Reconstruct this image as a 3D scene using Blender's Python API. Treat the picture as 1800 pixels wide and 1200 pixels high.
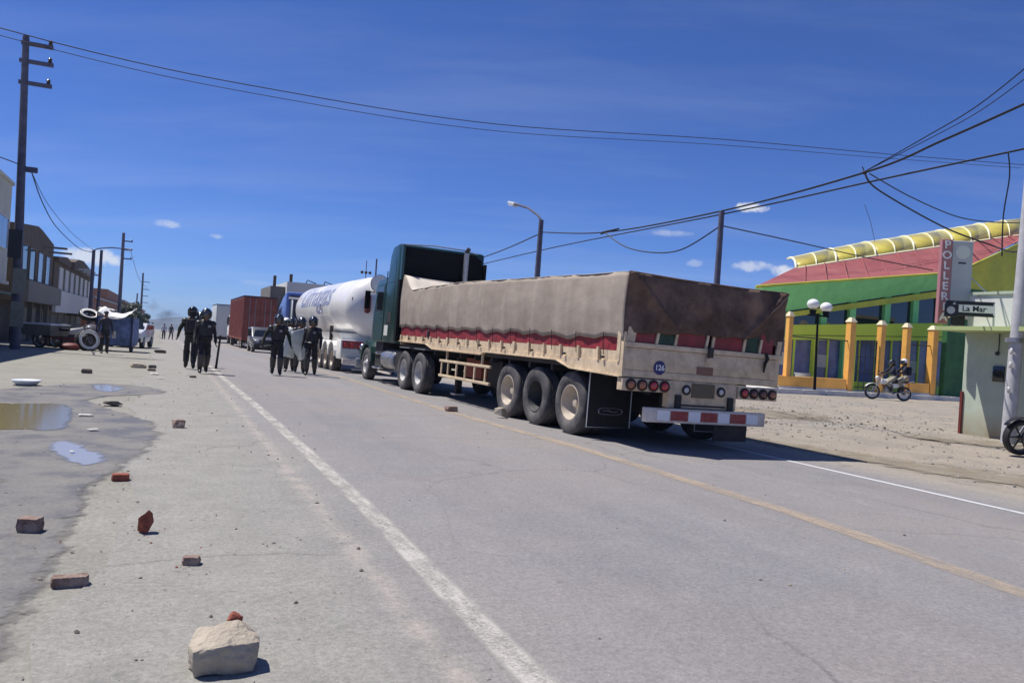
import bpy, bmesh, math, random
from math import sin, cos, pi, radians as rad
from mathutils import Vector, Matrix, noise, kdtree

random.seed(7)
SC = bpy.context.scene
COL = SC.collection
for o in list(bpy.data.objects):
    bpy.data.objects.remove(o)

# ------------------------------------------------------------------ camera
CAM_H = 1.42
cam_d = bpy.data.cameras.new('camera')
cam_d.sensor_width = 36
cam_d.lens = 28.0
cam_d.clip_start = 0.05
cam_d.clip_end = 20000
cam = bpy.data.objects.new('camera', cam_d)
COL.objects.link(cam)
SC.camera = cam
YAW, PITCH, ROLL = rad(23.6), rad(0.15), rad(3.8)
fwd = Vector((sin(YAW) * cos(PITCH), cos(YAW) * cos(PITCH), sin(PITCH)))
rgt = Vector((cos(YAW), -sin(YAW), 0))
upv = rgt.cross(fwd)
cr = rgt * cos(ROLL) + upv * sin(ROLL)
cu = -rgt * sin(ROLL) + upv * cos(ROLL)
M = Matrix((cr, cu, -fwd)).transposed().to_4x4()
M.translation = (0, 0, CAM_H)
cam.matrix_world = M

# ------------------------------------------------------------------ light and sky
SUN_EL, SUN_ROT = rad(63), rad(-51)
sun_dir = Vector((sin(SUN_ROT) * cos(SUN_EL), cos(SUN_ROT) * cos(SUN_EL), sin(SUN_EL)))
sd = bpy.data.lights.new('sun', 'SUN')
sd.energy = 5.0
sd.angle = rad(0.53)
sd.color = (1.0, 0.955, 0.89)
sun = bpy.data.objects.new('sun', sd)
COL.objects.link(sun)
sun.rotation_euler = sun_dir.to_track_quat('Z', 'Y').to_euler()
sun.location = (-40, 40, 80)

W = bpy.data.worlds.new('World')
SC.world = W
W.use_nodes = True
SC.view_settings.view_transform = 'Standard'
SC.view_settings.look = 'None'
SC.view_settings.gamma = 1
SC.view_settings.exposure = 0.2
SC.view_settings.use_curve_mapping = False


def build_world():
    nt = W.node_tree
    N, L = nt.nodes, nt.links
    N.clear()
    out = N.new('ShaderNodeOutputWorld')
    bg = N.new('ShaderNodeBackground')
    bg.inputs['Strength'].default_value = 0.098
    sky = N.new('ShaderNodeTexSky')
    sky.sky_type = 'NISHITA'
    sky.sun_disc = False
    sky.sun_elevation = SUN_EL
    sky.sun_rotation = SUN_ROT
    sky.altitude = 3800
    sky.air_density = 1.25
    sky.dust_density = 0.9
    sky.ozone_density = 3.4
    tc = N.new('ShaderNodeTexCoord')
    sep = N.new('ShaderNodeSeparateXYZ')
    L.new(tc.outputs['Generated'], sep.inputs[0])

    def math_(op, a, b=None, c=None, clamp=False):
        m = N.new('ShaderNodeMath')
        m.operation = op
        m.use_clamp = clamp
        for i, v in enumerate((a, b, c)):
            if v is None:
                continue
            if isinstance(v, (int, float)):
                m.inputs[i].default_value = v
            else:
                L.new(v, m.inputs[i])
        return m.outputs[0]

    def noise_(vec, scale, detail=6, rough=0.6):
        n = N.new('ShaderNodeTexNoise')
        n.inputs['Scale'].default_value = scale
        n.inputs['Detail'].default_value = detail
        n.inputs['Roughness'].default_value = rough
        L.new(vec, n.inputs['Vector'])
        return n.outputs['Fac']

    # thin high streaks: noise on a plane overhead
    zc = math_('MAXIMUM', sep.outputs['Z'], 0.02)
    zc = math_('ADD', zc, 0.12)
    px = math_('DIVIDE', sep.outputs['X'], zc)
    py = math_('DIVIDE', sep.outputs['Y'], zc)
    cmb = N.new('ShaderNodeCombineXYZ')
    L.new(math_('MULTIPLY', px, 0.35), cmb.inputs[0])
    L.new(math_('ADD', py, math_('MULTIPLY', px, 0.5)), cmb.inputs[1])
    n1 = noise_(cmb.outputs[0], 1.1, 8, 0.62)
    streak = math_('MULTIPLY', math_('MULTIPLY_ADD', n1, 3.0, -1.35, clamp=True), 0.13)
    # small cumulus puffs low in the sky
    nfine = noise_(tc.outputs['Generated'], 46, 6, 0.65)
    total = streak
    for (d, a, b, s) in [((-0.076, 0.995, 0.0646), 0.032, 0.0105, 0.8), ((-0.0065, 0.9939, 0.1102), 0.017, 0.005, 0.45),
                         ((0.0489, 0.9936, 0.1022), 0.010, 0.0035, 0.35), ((0.6282, 0.757, 0.1797), 0.022, 0.0065, 0.95),
                         ((0.6406, 0.7599, 0.1107), 0.024, 0.0075, 0.6), ((0.5559, 0.8181, 0.1469), 0.026, 0.005, 0.35),
                         ((0.6720, 0.7330, 0.106), 0.026, 0.0085, 0.85), ((0.10, 0.9945, 0.052), 0.030, 0.003, 0.14), ((0.585, 0.80, 0.112), 0.012, 0.005, 0.3)]:
        h = math.hypot(d[0], d[1])
        tx, ty = -d[1] / h, d[0] / h
        u = math_('MULTIPLY', math_('ADD', math_('MULTIPLY', sep.outputs['X'], tx), math_('MULTIPLY', sep.outputs['Y'], ty)), 1 / a)
        v = math_('MULTIPLY', math_('SUBTRACT', sep.outputs['Z'], d[2]), 1 / b)
        r2 = math_('ADD', math_('MULTIPLY', u, u), math_('MULTIPLY', v, v))
        front = math_('GREATER_THAN', math_('ADD', math_('MULTIPLY', sep.outputs['X'], d[0]), math_('MULTIPLY', sep.outputs['Y'], d[1])), 0)
        m = math_('SUBTRACT', math_('MULTIPLY_ADD', nfine, 3.6, -0.75), r2)
        m = math_('MULTIPLY', math_('MULTIPLY', math_('MULTIPLY', m, 1.1, clamp=True), s), front)
        total = math_('MAXIMUM', total, m)
    # a deeper, more saturated blue: thin dry air at 3800 m
    hsv = N.new('ShaderNodeMix')
    hsv.data_type = 'RGBA'
    hsv.blend_type = 'MULTIPLY'
    hsv.inputs[0].default_value = 1.0
    L.new(sky.outputs[0], hsv.inputs[6])
    hsv.inputs[7].default_value = (0.42, 0.58, 1.0, 1)
    mix = N.new('ShaderNodeMix')
    mix.data_type = 'RGBA'
    L.new(total, mix.inputs[0])
    L.new(hsv.outputs[2], mix.inputs[6])
    mix.inputs[7].default_value = (6.9, 7.2, 7.8, 1)
    L.new(mix.outputs[2], bg.inputs['Color'])
    L.new(bg.outputs[0], out.inputs['Surface'])


build_world()

# ------------------------------------------------------------------ materials
MATS = {}


def mat(name, col, rough=0.6, metal=0.0, var=0.15, scale=6.0, bump=0.0, bscale=None, spec=0.5, dirt=None, dirt_amt=0.5,
        dirt_scale=1.5, trans=0.0, alpha=1.0, stretch=None, coat=0.0):
    if name in MATS:
        return MATS[name]
    m = bpy.data.materials.new(name)
    m.use_nodes = True
    nt = m.node_tree
    N, L = nt.nodes, nt.links
    b = N['Principled BSDF']
    b.inputs['Roughness'].default_value = rough
    b.inputs['Metallic'].default_value = metal
    b.inputs['Specular IOR Level'].default_value = spec
    b.inputs['Transmission Weight'].default_value = trans
    b.inputs['Coat Weight'].default_value = coat
    b.inputs['Alpha'].default_value = alpha
    tc = N.new('ShaderNodeTexCoord')
    vec = tc.outputs['Object']
    if stretch:
        mp = N.new('ShaderNodeMapping')
        mp.inputs['Scale'].default_value = stretch
        L.new(vec, mp.inputs[0])
        vec = mp.outputs[0]
    n = N.new('ShaderNodeTexNoise')
    n.inputs['Scale'].default_value = scale
    n.inputs['Detail'].default_value = 6
    n.inputs['Roughness'].default_value = 0.65
    L.new(vec, n.inputs['Vector'])
    r = N.new('ShaderNodeValToRGB')
    lo = tuple(max(0, c * (1 - var * 1.6)) for c in col)
    hi = tuple(min(1, c * (1 + var * 1.6)) for c in col)
    r.color_ramp.elements[0].position = 0.3
    r.color_ramp.elements[1].position = 0.7
    r.color_ramp.elements[0].color = (*lo, 1)
    r.color_ramp.elements[1].color = (*hi, 1)
    L.new(n.outputs['Fac'], r.inputs[0])
    col_out = r.outputs[0]
    if dirt:
        n2 = N.new('ShaderNodeTexNoise')
        n2.inputs['Scale'].default_value = dirt_scale
        n2.inputs['Detail'].default_value = 8
        n2.inputs['Roughness'].default_value = 0.7
        L.new(tc.outputs['Object'], n2.inputs['Vector'])
        r2 = N.new('ShaderNodeValToRGB')
        r2.color_ramp.elements[0].position = 0.42
        r2.color_ramp.elements[1].position = 0.68
        r2.color_ramp.elements[1].color = (dirt_amt,) * 3 + (1,)
        L.new(n2.outputs['Fac'], r2.inputs[0])
        mx = N.new('ShaderNodeMix')
        mx.data_type = 'RGBA'
        L.new(r2.outputs[0], mx.inputs[0])
        L.new(col_out, mx.inputs[6])
        mx.inputs[7].default_value = (*dirt, 1)
        col_out = mx.outputs[2]
    L.new(col_out, b.inputs['Base Color'])
    if bump:
        bn = N.new('ShaderNodeBump')
        bn.inputs['Strength'].default_value = bump
        bn.inputs['Distance'].default_value = 0.02
        n3 = N.new('ShaderNodeTexNoise')
        n3.inputs['Scale'].default_value = bscale or scale * 4
        n3.inputs['Detail'].default_value = 5
        L.new(tc.outputs['Object'], n3.inputs['Vector'])
        L.new(n3.outputs['Fac'], bn.inputs['Height'])
        L.new(bn.outputs[0], b.inputs['Normal'])
    MATS[name] = m
    return m


DUST = (0.30, 0.26, 0.21)
mat('cream_paint', (0.66, 0.52, 0.35), 0.6, var=0.12, scale=9, dirt=(0.20, 0.14, 0.09), dirt_amt=0.45, dirt_scale=3, bump=0.1)
mat('red_board', (0.26, 0.018, 0.028), 0.55, var=0.25, scale=7, dirt=(0.14, 0.05, 0.04), dirt_amt=0.5)
mat('green_board', (0.015, 0.05, 0.028), 0.6, var=0.3, scale=9)
mat('tarp_grey', (0.34, 0.285, 0.235), 0.85, var=0.10, scale=2.2, bump=0.35, bscale=60, dirt=(0.23, 0.185, 0.145), dirt_amt=0.8, dirt_scale=0.9, stretch=(1.2, 0.7, 2.0))
mat('tarp_brown', (0.175, 0.115, 0.085), 0.85, spec=0.2, var=0.32, scale=2.4, bump=0.3, bscale=60, dirt=(0.05, 0.032, 0.028), dirt_amt=0.8, dirt_scale=1.4)  # strong light and dark mottle stands in for the flap's weak fold shading
mat('tarp_top_lit', (0.62, 0.55, 0.45), 0.8, var=0.08, scale=3, bump=0.2)  # top of the same tarpaulin, sunlight put into the paler colour
mat('tyre_rubber', (0.055, 0.052, 0.055), 0.8, var=0.25, scale=10, dirt=(0.17, 0.155, 0.145), dirt_amt=0.75, dirt_scale=3.0, bump=0.15)
mat('rim_cream', (0.50, 0.43, 0.34), 0.5, var=0.1, scale=7, dirt=(0.3, 0.25, 0.2), dirt_amt=0.5, dirt_scale=4)
mat('rim_dark', (0.03, 0.03, 0.032), 0.6, var=0.3)
mat('rim_steel', (0.42, 0.41, 0.40), 0.5, var=0.2, scale=9)
mat('chassis_black', (0.018, 0.017, 0.018), 0.7, var=0.4, scale=8, dirt=(0.08, 0.065, 0.055), dirt_amt=0.4)
mat('black_rubber', (0.012, 0.012, 0.013), 0.7, var=0.3)
mat('white_paint', (0.78, 0.77, 0.74), 0.45, var=0.04, scale=3)
mat('tank_white', (0.80, 0.79, 0.77), 0.3, var=0.04, scale=1.2, dirt=(0.52, 0.47, 0.42), dirt_amt=0.25, dirt_scale=0.8, coat=0.3)
mat('stripe_white', (0.66, 0.60, 0.53), 0.5, var=0.15, scale=12, dirt=(0.40, 0.33, 0.26), dirt_amt=0.7, dirt_scale=3)
mat('stripe_red', (0.30, 0.03, 0.03), 0.5, var=0.25, scale=12, dirt=(0.30, 0.14, 0.11), dirt_amt=0.6, dirt_scale=5)
mat('lamp_red', (0.45, 0.03, 0.03), 0.25, var=0.15, scale=30, coat=0.5)
mat('lamp_amber', (0.32, 0.11, 0.05), 0.2, var=0.15, scale=30, coat=0.5)
mat('lamp_dark', (0.14, 0.04, 0.03), 0.2, var=0.15, scale=30, coat=0.5)
mat('lamp_clear', (0.6, 0.58, 0.55), 0.15, var=0.1, scale=30)
mat('badge_blue', (0.015, 0.015, 0.12), 0.4, var=0.2)
mat('letter_white', (0.8, 0.8, 0.8), 0.5, var=0.02)
mat('letter_blue', (0.26, 0.29, 0.42), 0.5, var=0.1)
mat('letter_red', (0.40, 0.17, 0.17), 0.5, var=0.05)
mat('letter_dark', (0.02, 0.02, 0.03), 0.5, var=0.05)
mat('truck_green', (0.010, 0.045, 0.038), 0.35, var=0.15, scale=2, dirt=(0.022, 0.045, 0.038), dirt_amt=0.4, coat=0.3)
mat('truck_black', (0.004, 0.005, 0.007), 0.7, spec=0.15, var=0.3, scale=2)
mat('truck_blue', (0.10, 0.16, 0.42), 0.4, var=0.1, scale=2, coat=0.3)
mat('blue_shade_navy', (0.012, 0.014, 0.06), 0.5, var=0.3, scale=2)  # shaded copy of the truck blue; plain navy on the cart posts
mat('container_red', (0.22, 0.045, 0.032), 0.65, var=0.3, scale=1.5, dirt=(0.34, 0.14, 0.10), dirt_amt=0.5, dirt_scale=1.0)
mat('box_grey', (0.55, 0.57, 0.55), 0.5, var=0.05, scale=1)
mat('chrome', (0.75, 0.75, 0.76), 0.18, metal=1.0, var=0.05)
mat('steel_grey', (0.35, 0.35, 0.36), 0.4, metal=0.7, var=0.15, scale=9)
mat('glass_dark', (0.012, 0.016, 0.02), 0.06, var=0.1, spec=0.8)
mat('glass_blue', (0.10, 0.13, 0.30), 0.25, var=0.3, scale=0.9, spec=0.8)
mat('glass_sky', (0.20, 0.30, 0.48), 0.15, var=0.1, scale=1, spec=1.0)  # on panes, the sky's reflection is put into the blue base colour
mat('uniform_black', (0.016, 0.016, 0.019), 0.8, var=0.35, scale=9, bump=0.3, bscale=30)
mat('uniform_olive', (0.016, 0.020, 0.010), 0.85, var=0.3, scale=9, bump=0.3, bscale=30)
mat('uniform_navy', (0.012, 0.013, 0.03), 0.8, var=0.3, scale=9)
mat('skin', (0.24, 0.12, 0.075), 0.55, var=0.08, scale=20)
mat('helmet_black', (0.010, 0.010, 0.011), 0.12, var=0.2, spec=0.7, coat=0.6)
mat('visor_clear', (0.03, 0.03, 0.035), 0.08, var=0.1, spec=0.8, coat=0.5)
mat('helmet_white', (0.75, 0.74, 0.72), 0.25, var=0.04)
mat('vest_black', (0.022, 0.022, 0.024), 0.75, var=0.4, scale=14)
mat('boot_black', (0.008, 0.008, 0.008), 0.4, var=0.3)
mat('trouser_khaki', (0.27, 0.25, 0.19), 0.8, var=0.15, scale=10)
mat('shield_clear', (0.66, 0.70, 0.68), 0.2, var=0.1, scale=4, alpha=0.6)
mat('guard_grey', (0.035, 0.035, 0.038), 0.35, var=0.3, scale=14)
mat('patch_pale', (0.30, 0.30, 0.28), 0.6, var=0.2)
mat('concrete_pole', (0.34, 0.32, 0.31), 0.8, var=0.12, scale=4, bump=0.2)
mat('pole_dark', (0.085, 0.085, 0.13), 0.75, var=0.2, scale=4)
mat('paint_pole', (0.46, 0.46, 0.48), 0.6, var=0.12, scale=5, dirt=(0.35, 0.33, 0.31), dirt_amt=0.5)
mat('cable_black', (0.010, 0.010, 0.016), 0.6, var=0.1)
mat('insulator', (0.05, 0.035, 0.03), 0.2, var=0.2)
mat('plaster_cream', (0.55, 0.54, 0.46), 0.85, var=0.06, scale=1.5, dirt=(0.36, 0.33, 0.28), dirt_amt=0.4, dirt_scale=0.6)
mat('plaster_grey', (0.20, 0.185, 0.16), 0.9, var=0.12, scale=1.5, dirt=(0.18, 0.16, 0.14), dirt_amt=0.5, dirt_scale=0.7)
mat('plaster_white', (0.66, 0.67, 0.64), 0.85, var=0.05, scale=1.5, dirt=(0.46, 0.44, 0.4), dirt_amt=0.4)
mat('plaster_brown', (0.12, 0.09, 0.065), 0.9, var=0.15, scale=1.5)
mat('brick_wall', (0.26, 0.125, 0.085), 0.9, var=0.25, scale=9)
mat('shutter_green', (0.07, 0.11, 0.06), 0.6, var=0.2, scale=3)
mat('dark_opening', (0.012, 0.012, 0.014), 0.6, var=0.3)
mat('roof_tin', (0.34, 0.32, 0.31), 0.6, var=0.2, scale=2)
mat('shop_pale', (0.20, 0.21, 0.18), 0.8, var=0.15, scale=2)
mat('lime_paint', (0.72, 0.90, 0.08), 0.65, var=0.05, scale=1.5, dirt=(0.60, 0.80, 0.07), dirt_amt=0.5)
mat('leaf_green_paint', (0.24, 0.70, 0.25), 0.65, var=0.08, scale=1.2, dirt=(0.20, 0.55, 0.22), dirt_amt=0.5)
mat('olive_yellow', (0.58, 0.58, 0.05), 0.6, var=0.12, scale=0.7, dirt=(0.30, 0.38, 0.05), dirt_amt=0.7, dirt_scale=0.4)
mat('deep_green', (0.03, 0.13, 0.04), 0.7, var=0.2, scale=1.5)
mat('roof_red', (0.27, 0.065, 0.068), 0.7, var=0.14, scale=0.8, dirt=(0.33, 0.115, 0.10), dirt_amt=0.7, dirt_scale=0.5)
mat('vault_yellow', (0.60, 0.52, 0.08), 0.25, var=0.12, scale=0.8, dirt=(0.34, 0.25, 0.08), dirt_amt=0.6, dirt_scale=0.5, coat=0.5)
mat('vault_rib', (0.80, 0.78, 0.50), 0.5, var=0.05)
mat('orange_paint', (0.86, 0.44, 0.09), 0.65, var=0.08, scale=2, dirt=(0.66, 0.31, 0.08), dirt_amt=0.45)
mat('cap_cream', (0.72, 0.62, 0.42), 0.7, var=0.06)
mat('kerb_white', (0.66, 0.63, 0.58), 0.8, var=0.1, scale=3)
mat('door_red', (0.15, 0.025, 0.02), 0.6, var=0.2)
mat('wall_pale_green', (0.43, 0.49, 0.39), 0.8, var=0.06, scale=1.5, dirt=(0.36, 0.40, 0.33), dirt_amt=0.6, dirt_scale=0.9, bump=0.1)
mat('wall_stain', (0.25, 0.19, 0.11), 0.85, var=0.2, scale=2)
mat('wall_lime_pale', (0.40, 0.47, 0.20), 0.8, var=0.1, scale=1.2)
mat('sign_face', (0.44, 0.46, 0.47), 0.5, var=0.06, scale=2)
mat('sign_black', (0.010, 0.010, 0.014), 0.4, var=0.1)
mat('paper_white', (0.55, 0.54, 0.50), 0.7, var=0.06)
mat('poster_red', (0.32, 0.11, 0.08), 0.7, var=0.3, scale=14)
mat('moto_white', (0.78, 0.77, 0.74), 0.35, var=0.03)
mat('moto_red', (0.30, 0.03, 0.03), 0.35, var=0.1)
mat('moto_black', (0.012, 0.012, 0.013), 0.4, var=0.2)
mat('jacket_red', (0.32, 0.08, 0.06), 0.8, var=0.15)
mat('cart_blue', (0.13, 0.19, 0.36), 0.7, var=0.25, scale=2.5, dirt=(0.025, 0.025, 0.045), dirt_amt=0.6)
mat('globe_white', (0.80, 0.80, 0.78), 0.3, var=0.03)
mat('brick_red', (0.27, 0.075, 0.045), 0.9, var=0.25, scale=14, bump=0.5, bscale=60)
mat('brick_dusty', (0.22, 0.14, 0.11), 0.95, var=0.25, scale=18, bump=0.6, bscale=70, dirt=(0.40, 0.35, 0.30), dirt_amt=0.7, dirt_scale=9)
mat('stone_white', (0.42, 0.365, 0.285), 0.9, var=0.12, scale=10, bump=0.8, bscale=34, dirt=(0.30, 0.24, 0.18), dirt_amt=0.6, dirt_scale=6)
mat('stone_grey', (0.27, 0.25, 0.225), 0.9, var=0.2, scale=14, bump=0.5, bscale=50)
mat('stone_dark', (0.12, 0.105, 0.09), 0.9, var=0.3, scale=14, bump=0.5, bscale=50)
mat('plastic_white', (0.66, 0.70, 0.76), 0.4, var=0.06)
mat('leaf', (0.045, 0.065, 0.03), 0.6, var=0.35, scale=3)
mat('bark', (0.10, 0.07, 0.05), 0.9, var=0.2)
mat('hill_earth', (0.10, 0.10, 0.09), 1.0, var=0.2, scale=0.004)
mat('car_white', (0.72, 0.72, 0.72), 0.25, var=0.03, coat=0.5)
mat('car_grey', (0.10, 0.10, 0.115), 0.3, var=0.1, coat=0.5)
mat('cloth_pale', (0.40, 0.42, 0.50), 0.8, var=0.1)
mat('cloth_dark', (0.04, 0.04, 0.055), 0.8, var=0.3)

# ------------------------------------------------------------------ mesh helpers


class MB:
    def __init__(s):
        s.v = []
        s.f = []

    def add(s, vs, fs):
        k = len(s.v)
        s.v += [tuple(v) for v in vs]
        s.f += [tuple(i + k for i in f) for f in fs]
        return s

    def box(s, x0, x1, y0, y1, z0, z1):
        vs = [(x, y, z) for z in (z0, z1) for y in (y0, y1) for x in (x0, x1)]
        return s.add(vs, [(0, 2, 3, 1), (4, 5, 7, 6), (0, 1, 5, 4), (2, 6, 7, 3), (0, 4, 6, 2), (1, 3, 7, 5)])

    def prism(s, pts, axis, a, b):
        """extrude a 2-D outline along an axis; pts in the other two axes in order"""
        n = len(pts)

        def P(p, t):
            return (t, p[0], p[1]) if axis == 'x' else (p[0], t, p[1]) if axis == 'y' else (p[0], p[1], t)
        vs = [P(p, a) for p in pts] + [P(p, b) for p in pts]
        fs = [tuple(range(n))[::-1], tuple(range(n, 2 * n))]
        fs += [(i, (i + 1) % n, n + (i + 1) % n, n + i) for i in range(n)]
        return s.add(vs, fs)

    def hull8(s, bot, top):
        """bot and top: 4 points each, in order"""
        return s.add(list(bot) + list(top), [(3, 2, 1, 0), (4, 5, 6, 7)] + [(i, (i + 1) % 4, 4 + (i + 1) % 4, 4 + i) for i in range(4)])

    def tube(s, path, r, n=8, cap=True):
        path = [Vector(p) for p in path]
        rs = r if isinstance(r, (list, tuple)) else [r] * len(path)
        rings = []
        ref = Vector((0, 0, 1))
        t0 = (path[1] - path[0]).normalized()
        if abs(t0.dot(ref)) > 0.9:
            ref = Vector((1, 0, 0))
        u = (ref - t0 * ref.dot(t0)).normalized()
        k = len(s.v)
        for i, p in enumerate(path):
            if i == 0:
                t = path[1] - path[0]
            elif i == len(path) - 1:
                t = path[-1] - path[-2]
            else:
                t = (path[i + 1] - p).normalized() + (p - path[i - 1]).normalized()
            t.normalize()
            u = u - t * u.dot(t)
            u.normalize()
            w = t.cross(u)
            for j in range(n):
                a = 2 * pi * j / n
                s.v.append(tuple(p + (u * cos(a) + w * sin(a)) * rs[i]))
        for i in range(len(path) - 1):
            for j in range(n):
                a = k + i * n + j
                b = k + i * n + (j + 1) % n
                s.f.append((a, b, b + n, a + n))
        if cap:
            s.f.append(tuple(k + j for j in range(n))[::-1])
            e = k + (len(path) - 1) * n
            s.f.append(tuple(e + j for j in range(n)))
        return s

    def lathe(s, prof, c=(0, 0, 0), axis='x', n=24, closed=False):
        """prof: list of (radius, along)"""
        k = len(s.v)
        for (r, h) in prof:
            for j in range(n):
                a = 2 * pi * j / n
                p, q = r * cos(a), r * sin(a)
                v = (h, p, q) if axis == 'x' else (q, h, p) if axis == 'y' else (p, q, h)
                s.v.append((v[0] + c[0], v[1] + c[1], v[2] + c[2]))
        m = len(prof)
        for i in range(m if closed else m - 1):
            for j in range(n):
                a, b = k + i * n + j, k + i * n + (j + 1) % n
                c2, d = k + ((i + 1) % m) * n + (j + 1) % n, k + ((i + 1) % m) * n + j
                s.f.append((a, b, c2, d))
        if not closed:
            if prof[0][0] > 1e-4:
                s.f.append(tuple(k + j for j in range(n))[::-1])
            if prof[-1][0] > 1e-4:
                e = k + (m - 1) * n
                s.f.append(tuple(e + j for j in range(n)))
        return s

    def ball(s, c, r, n=12, m=8, sq=(1, 1, 1), z0=-1.0):
        prof = []
        for i in range(m + 1):
            a = -pi / 2 + pi * i / m
            if sin(a) < z0 - 1e-6:
                continue
            prof.append((max(1e-5, cos(a)), sin(a)))
        k = len(s.v)
        s.lathe(prof, axis='z', n=n)
        for i in range(k, len(s.v)):
            v = s.v[i]
            s.v[i] = (c[0] + v[0] * r * sq[0], c[1] + v[1] * r * sq[1], c[2] + v[2] * r * sq[2])
        return s

    def sheet(s, rows):
        """rows of equal length of points"""
        k = len(s.v)
        n = len(rows[0])
        for row in rows:
            s.v += [tuple(p) for p in row]
        for i in range(len(rows) - 1):
            for j in range(n - 1):
                a = k + i * n + j
                s.f.append((a, a + 1, a + n + 1, a + n))
        return s

    def build(s, name, m, parent=None, smooth=False, bevel=0.0, loc=None, rotz=0.0, thick=0.0):
        me = bpy.data.meshes.new(name)
        me.from_pydata(s.v, [], s.f)
        bm = bmesh.new()
        bm.from_mesh(me)
        bmesh.ops.remove_doubles(bm, verts=bm.verts, dist=1e-5)
        bmesh.ops.recalc_face_normals(bm, faces=bm.faces)
        if bevel:
            es = [e for e in bm.edges if len(e.link_faces) == 2 and e.calc_face_angle(0) > 0.5]
            bmesh.ops.bevel(bm, geom=es, offset=bevel, segments=2, profile=0.5, affect='EDGES', clamp_overlap=True)
        if thick:
            bmesh.ops.solidify(bm, geom=bm.faces, thickness=thick)
        bm.to_mesh(me)
        bm.free()
        if smooth:
            for p in me.polygons:
                p.use_smooth = True
            if smooth is not True:
                me.set_sharp_from_angle(angle=rad(smooth))
        me.materials.append(MATS[m] if isinstance(m, str) else m)
        o = bpy.data.objects.new(name, me)
        COL.objects.link(o)
        if parent:
            o.parent = parent
        if loc:
            o.location = loc
        if rotz:
            o.rotation_euler[2] = rotz
        return o


def tag(o, label, cat, group=None):
    o['label'] = label
    o['category'] = cat
    if group:
        o['group'] = group
    return o


def thing(name, label, cat, loc=(0, 0, 0), rotz=0.0, group=None, rot=None):
    o = bpy.data.objects.new(name, None)
    o.empty_display_size = 0.2
    COL.objects.link(o)
    o.location = loc
    o.rotation_euler = rot if rot else (0, 0, rotz)
    return tag(o, label, cat, group)


def box(name, m, parent, x0, x1, y0, y1, z0, z1, bevel=0.0):
    return MB().box(x0, x1, y0, y1, z0, z1).build(name, m, parent, bevel=bevel, smooth=30 if bevel else False)


def copy_tree(o, parent=None):
    c = o.copy()
    COL.objects.link(c)
    c.parent = parent
    for ch in o.children:
        copy_tree(ch, c)
    return c


def text_mesh(s, size, m, parent=None, extrude=0.004, name='lettering', shear=0.0, bold=0.0, fit=None):
    cu_ = bpy.data.curves.new('txt', 'FONT')
    cu_.body = s
    cu_.size = size
    cu_.extrude = extrude
    cu_.shear = shear
    cu_.offset = bold
    cu_.align_x = 'CENTER'
    cu_.align_y = 'CENTER'
    cu_.resolution_u = 3
    t = bpy.data.objects.new('txt', cu_)
    COL.objects.link(t)
    dg = bpy.context.evaluated_depsgraph_get()
    me = bpy.data.meshes.new_from_object(t.evaluated_get(dg))
    bpy.data.objects.remove(t)
    o = bpy.data.objects.new(name, me)
    COL.objects.link(o)
    me.materials.clear()
    me.materials.append(MATS[m])
    if fit:
        xs = [v.co.x for v in me.vertices]
        k = fit / (max(xs) - min(xs))
        for v in me.vertices:
            v.co.x *= k
    if parent:
        o.parent = parent
    return o


def sstep(a, b, x):
    t = min(1, max(0, (x - a) / (b - a)))
    return t * t * (3 - 2 * t)


def gz(x, y):
    z = 0.0
    if x > 5.5:
        z -= 0.0175 * (min(x, 9.5) - 5.5)
    if y > 25:
        z -= 0.01 * (y - 25)
    return z


def relief(x, y):
    """loose ground right of the road and far left"""
    w = sstep(10.0, 12.0, x) * (1 - sstep(29.0, 30.0, y) * sstep(24, 27, x)) + (1 - sstep(-7.0, -3.0, x)) * 0.4
    if w <= 0 or y < -5 or y > 60:
        return 0.0
    return w * (0.05 * noise.noise(Vector((x * 0.45, y * 0.45, 3.1))) + 0.035 * noise.noise(Vector((x * 1.7, y * 1.7, 0)))
                + 0.018 * abs(noise.noise(Vector((x * 4.5, y * 4.5, 7)))))


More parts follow.
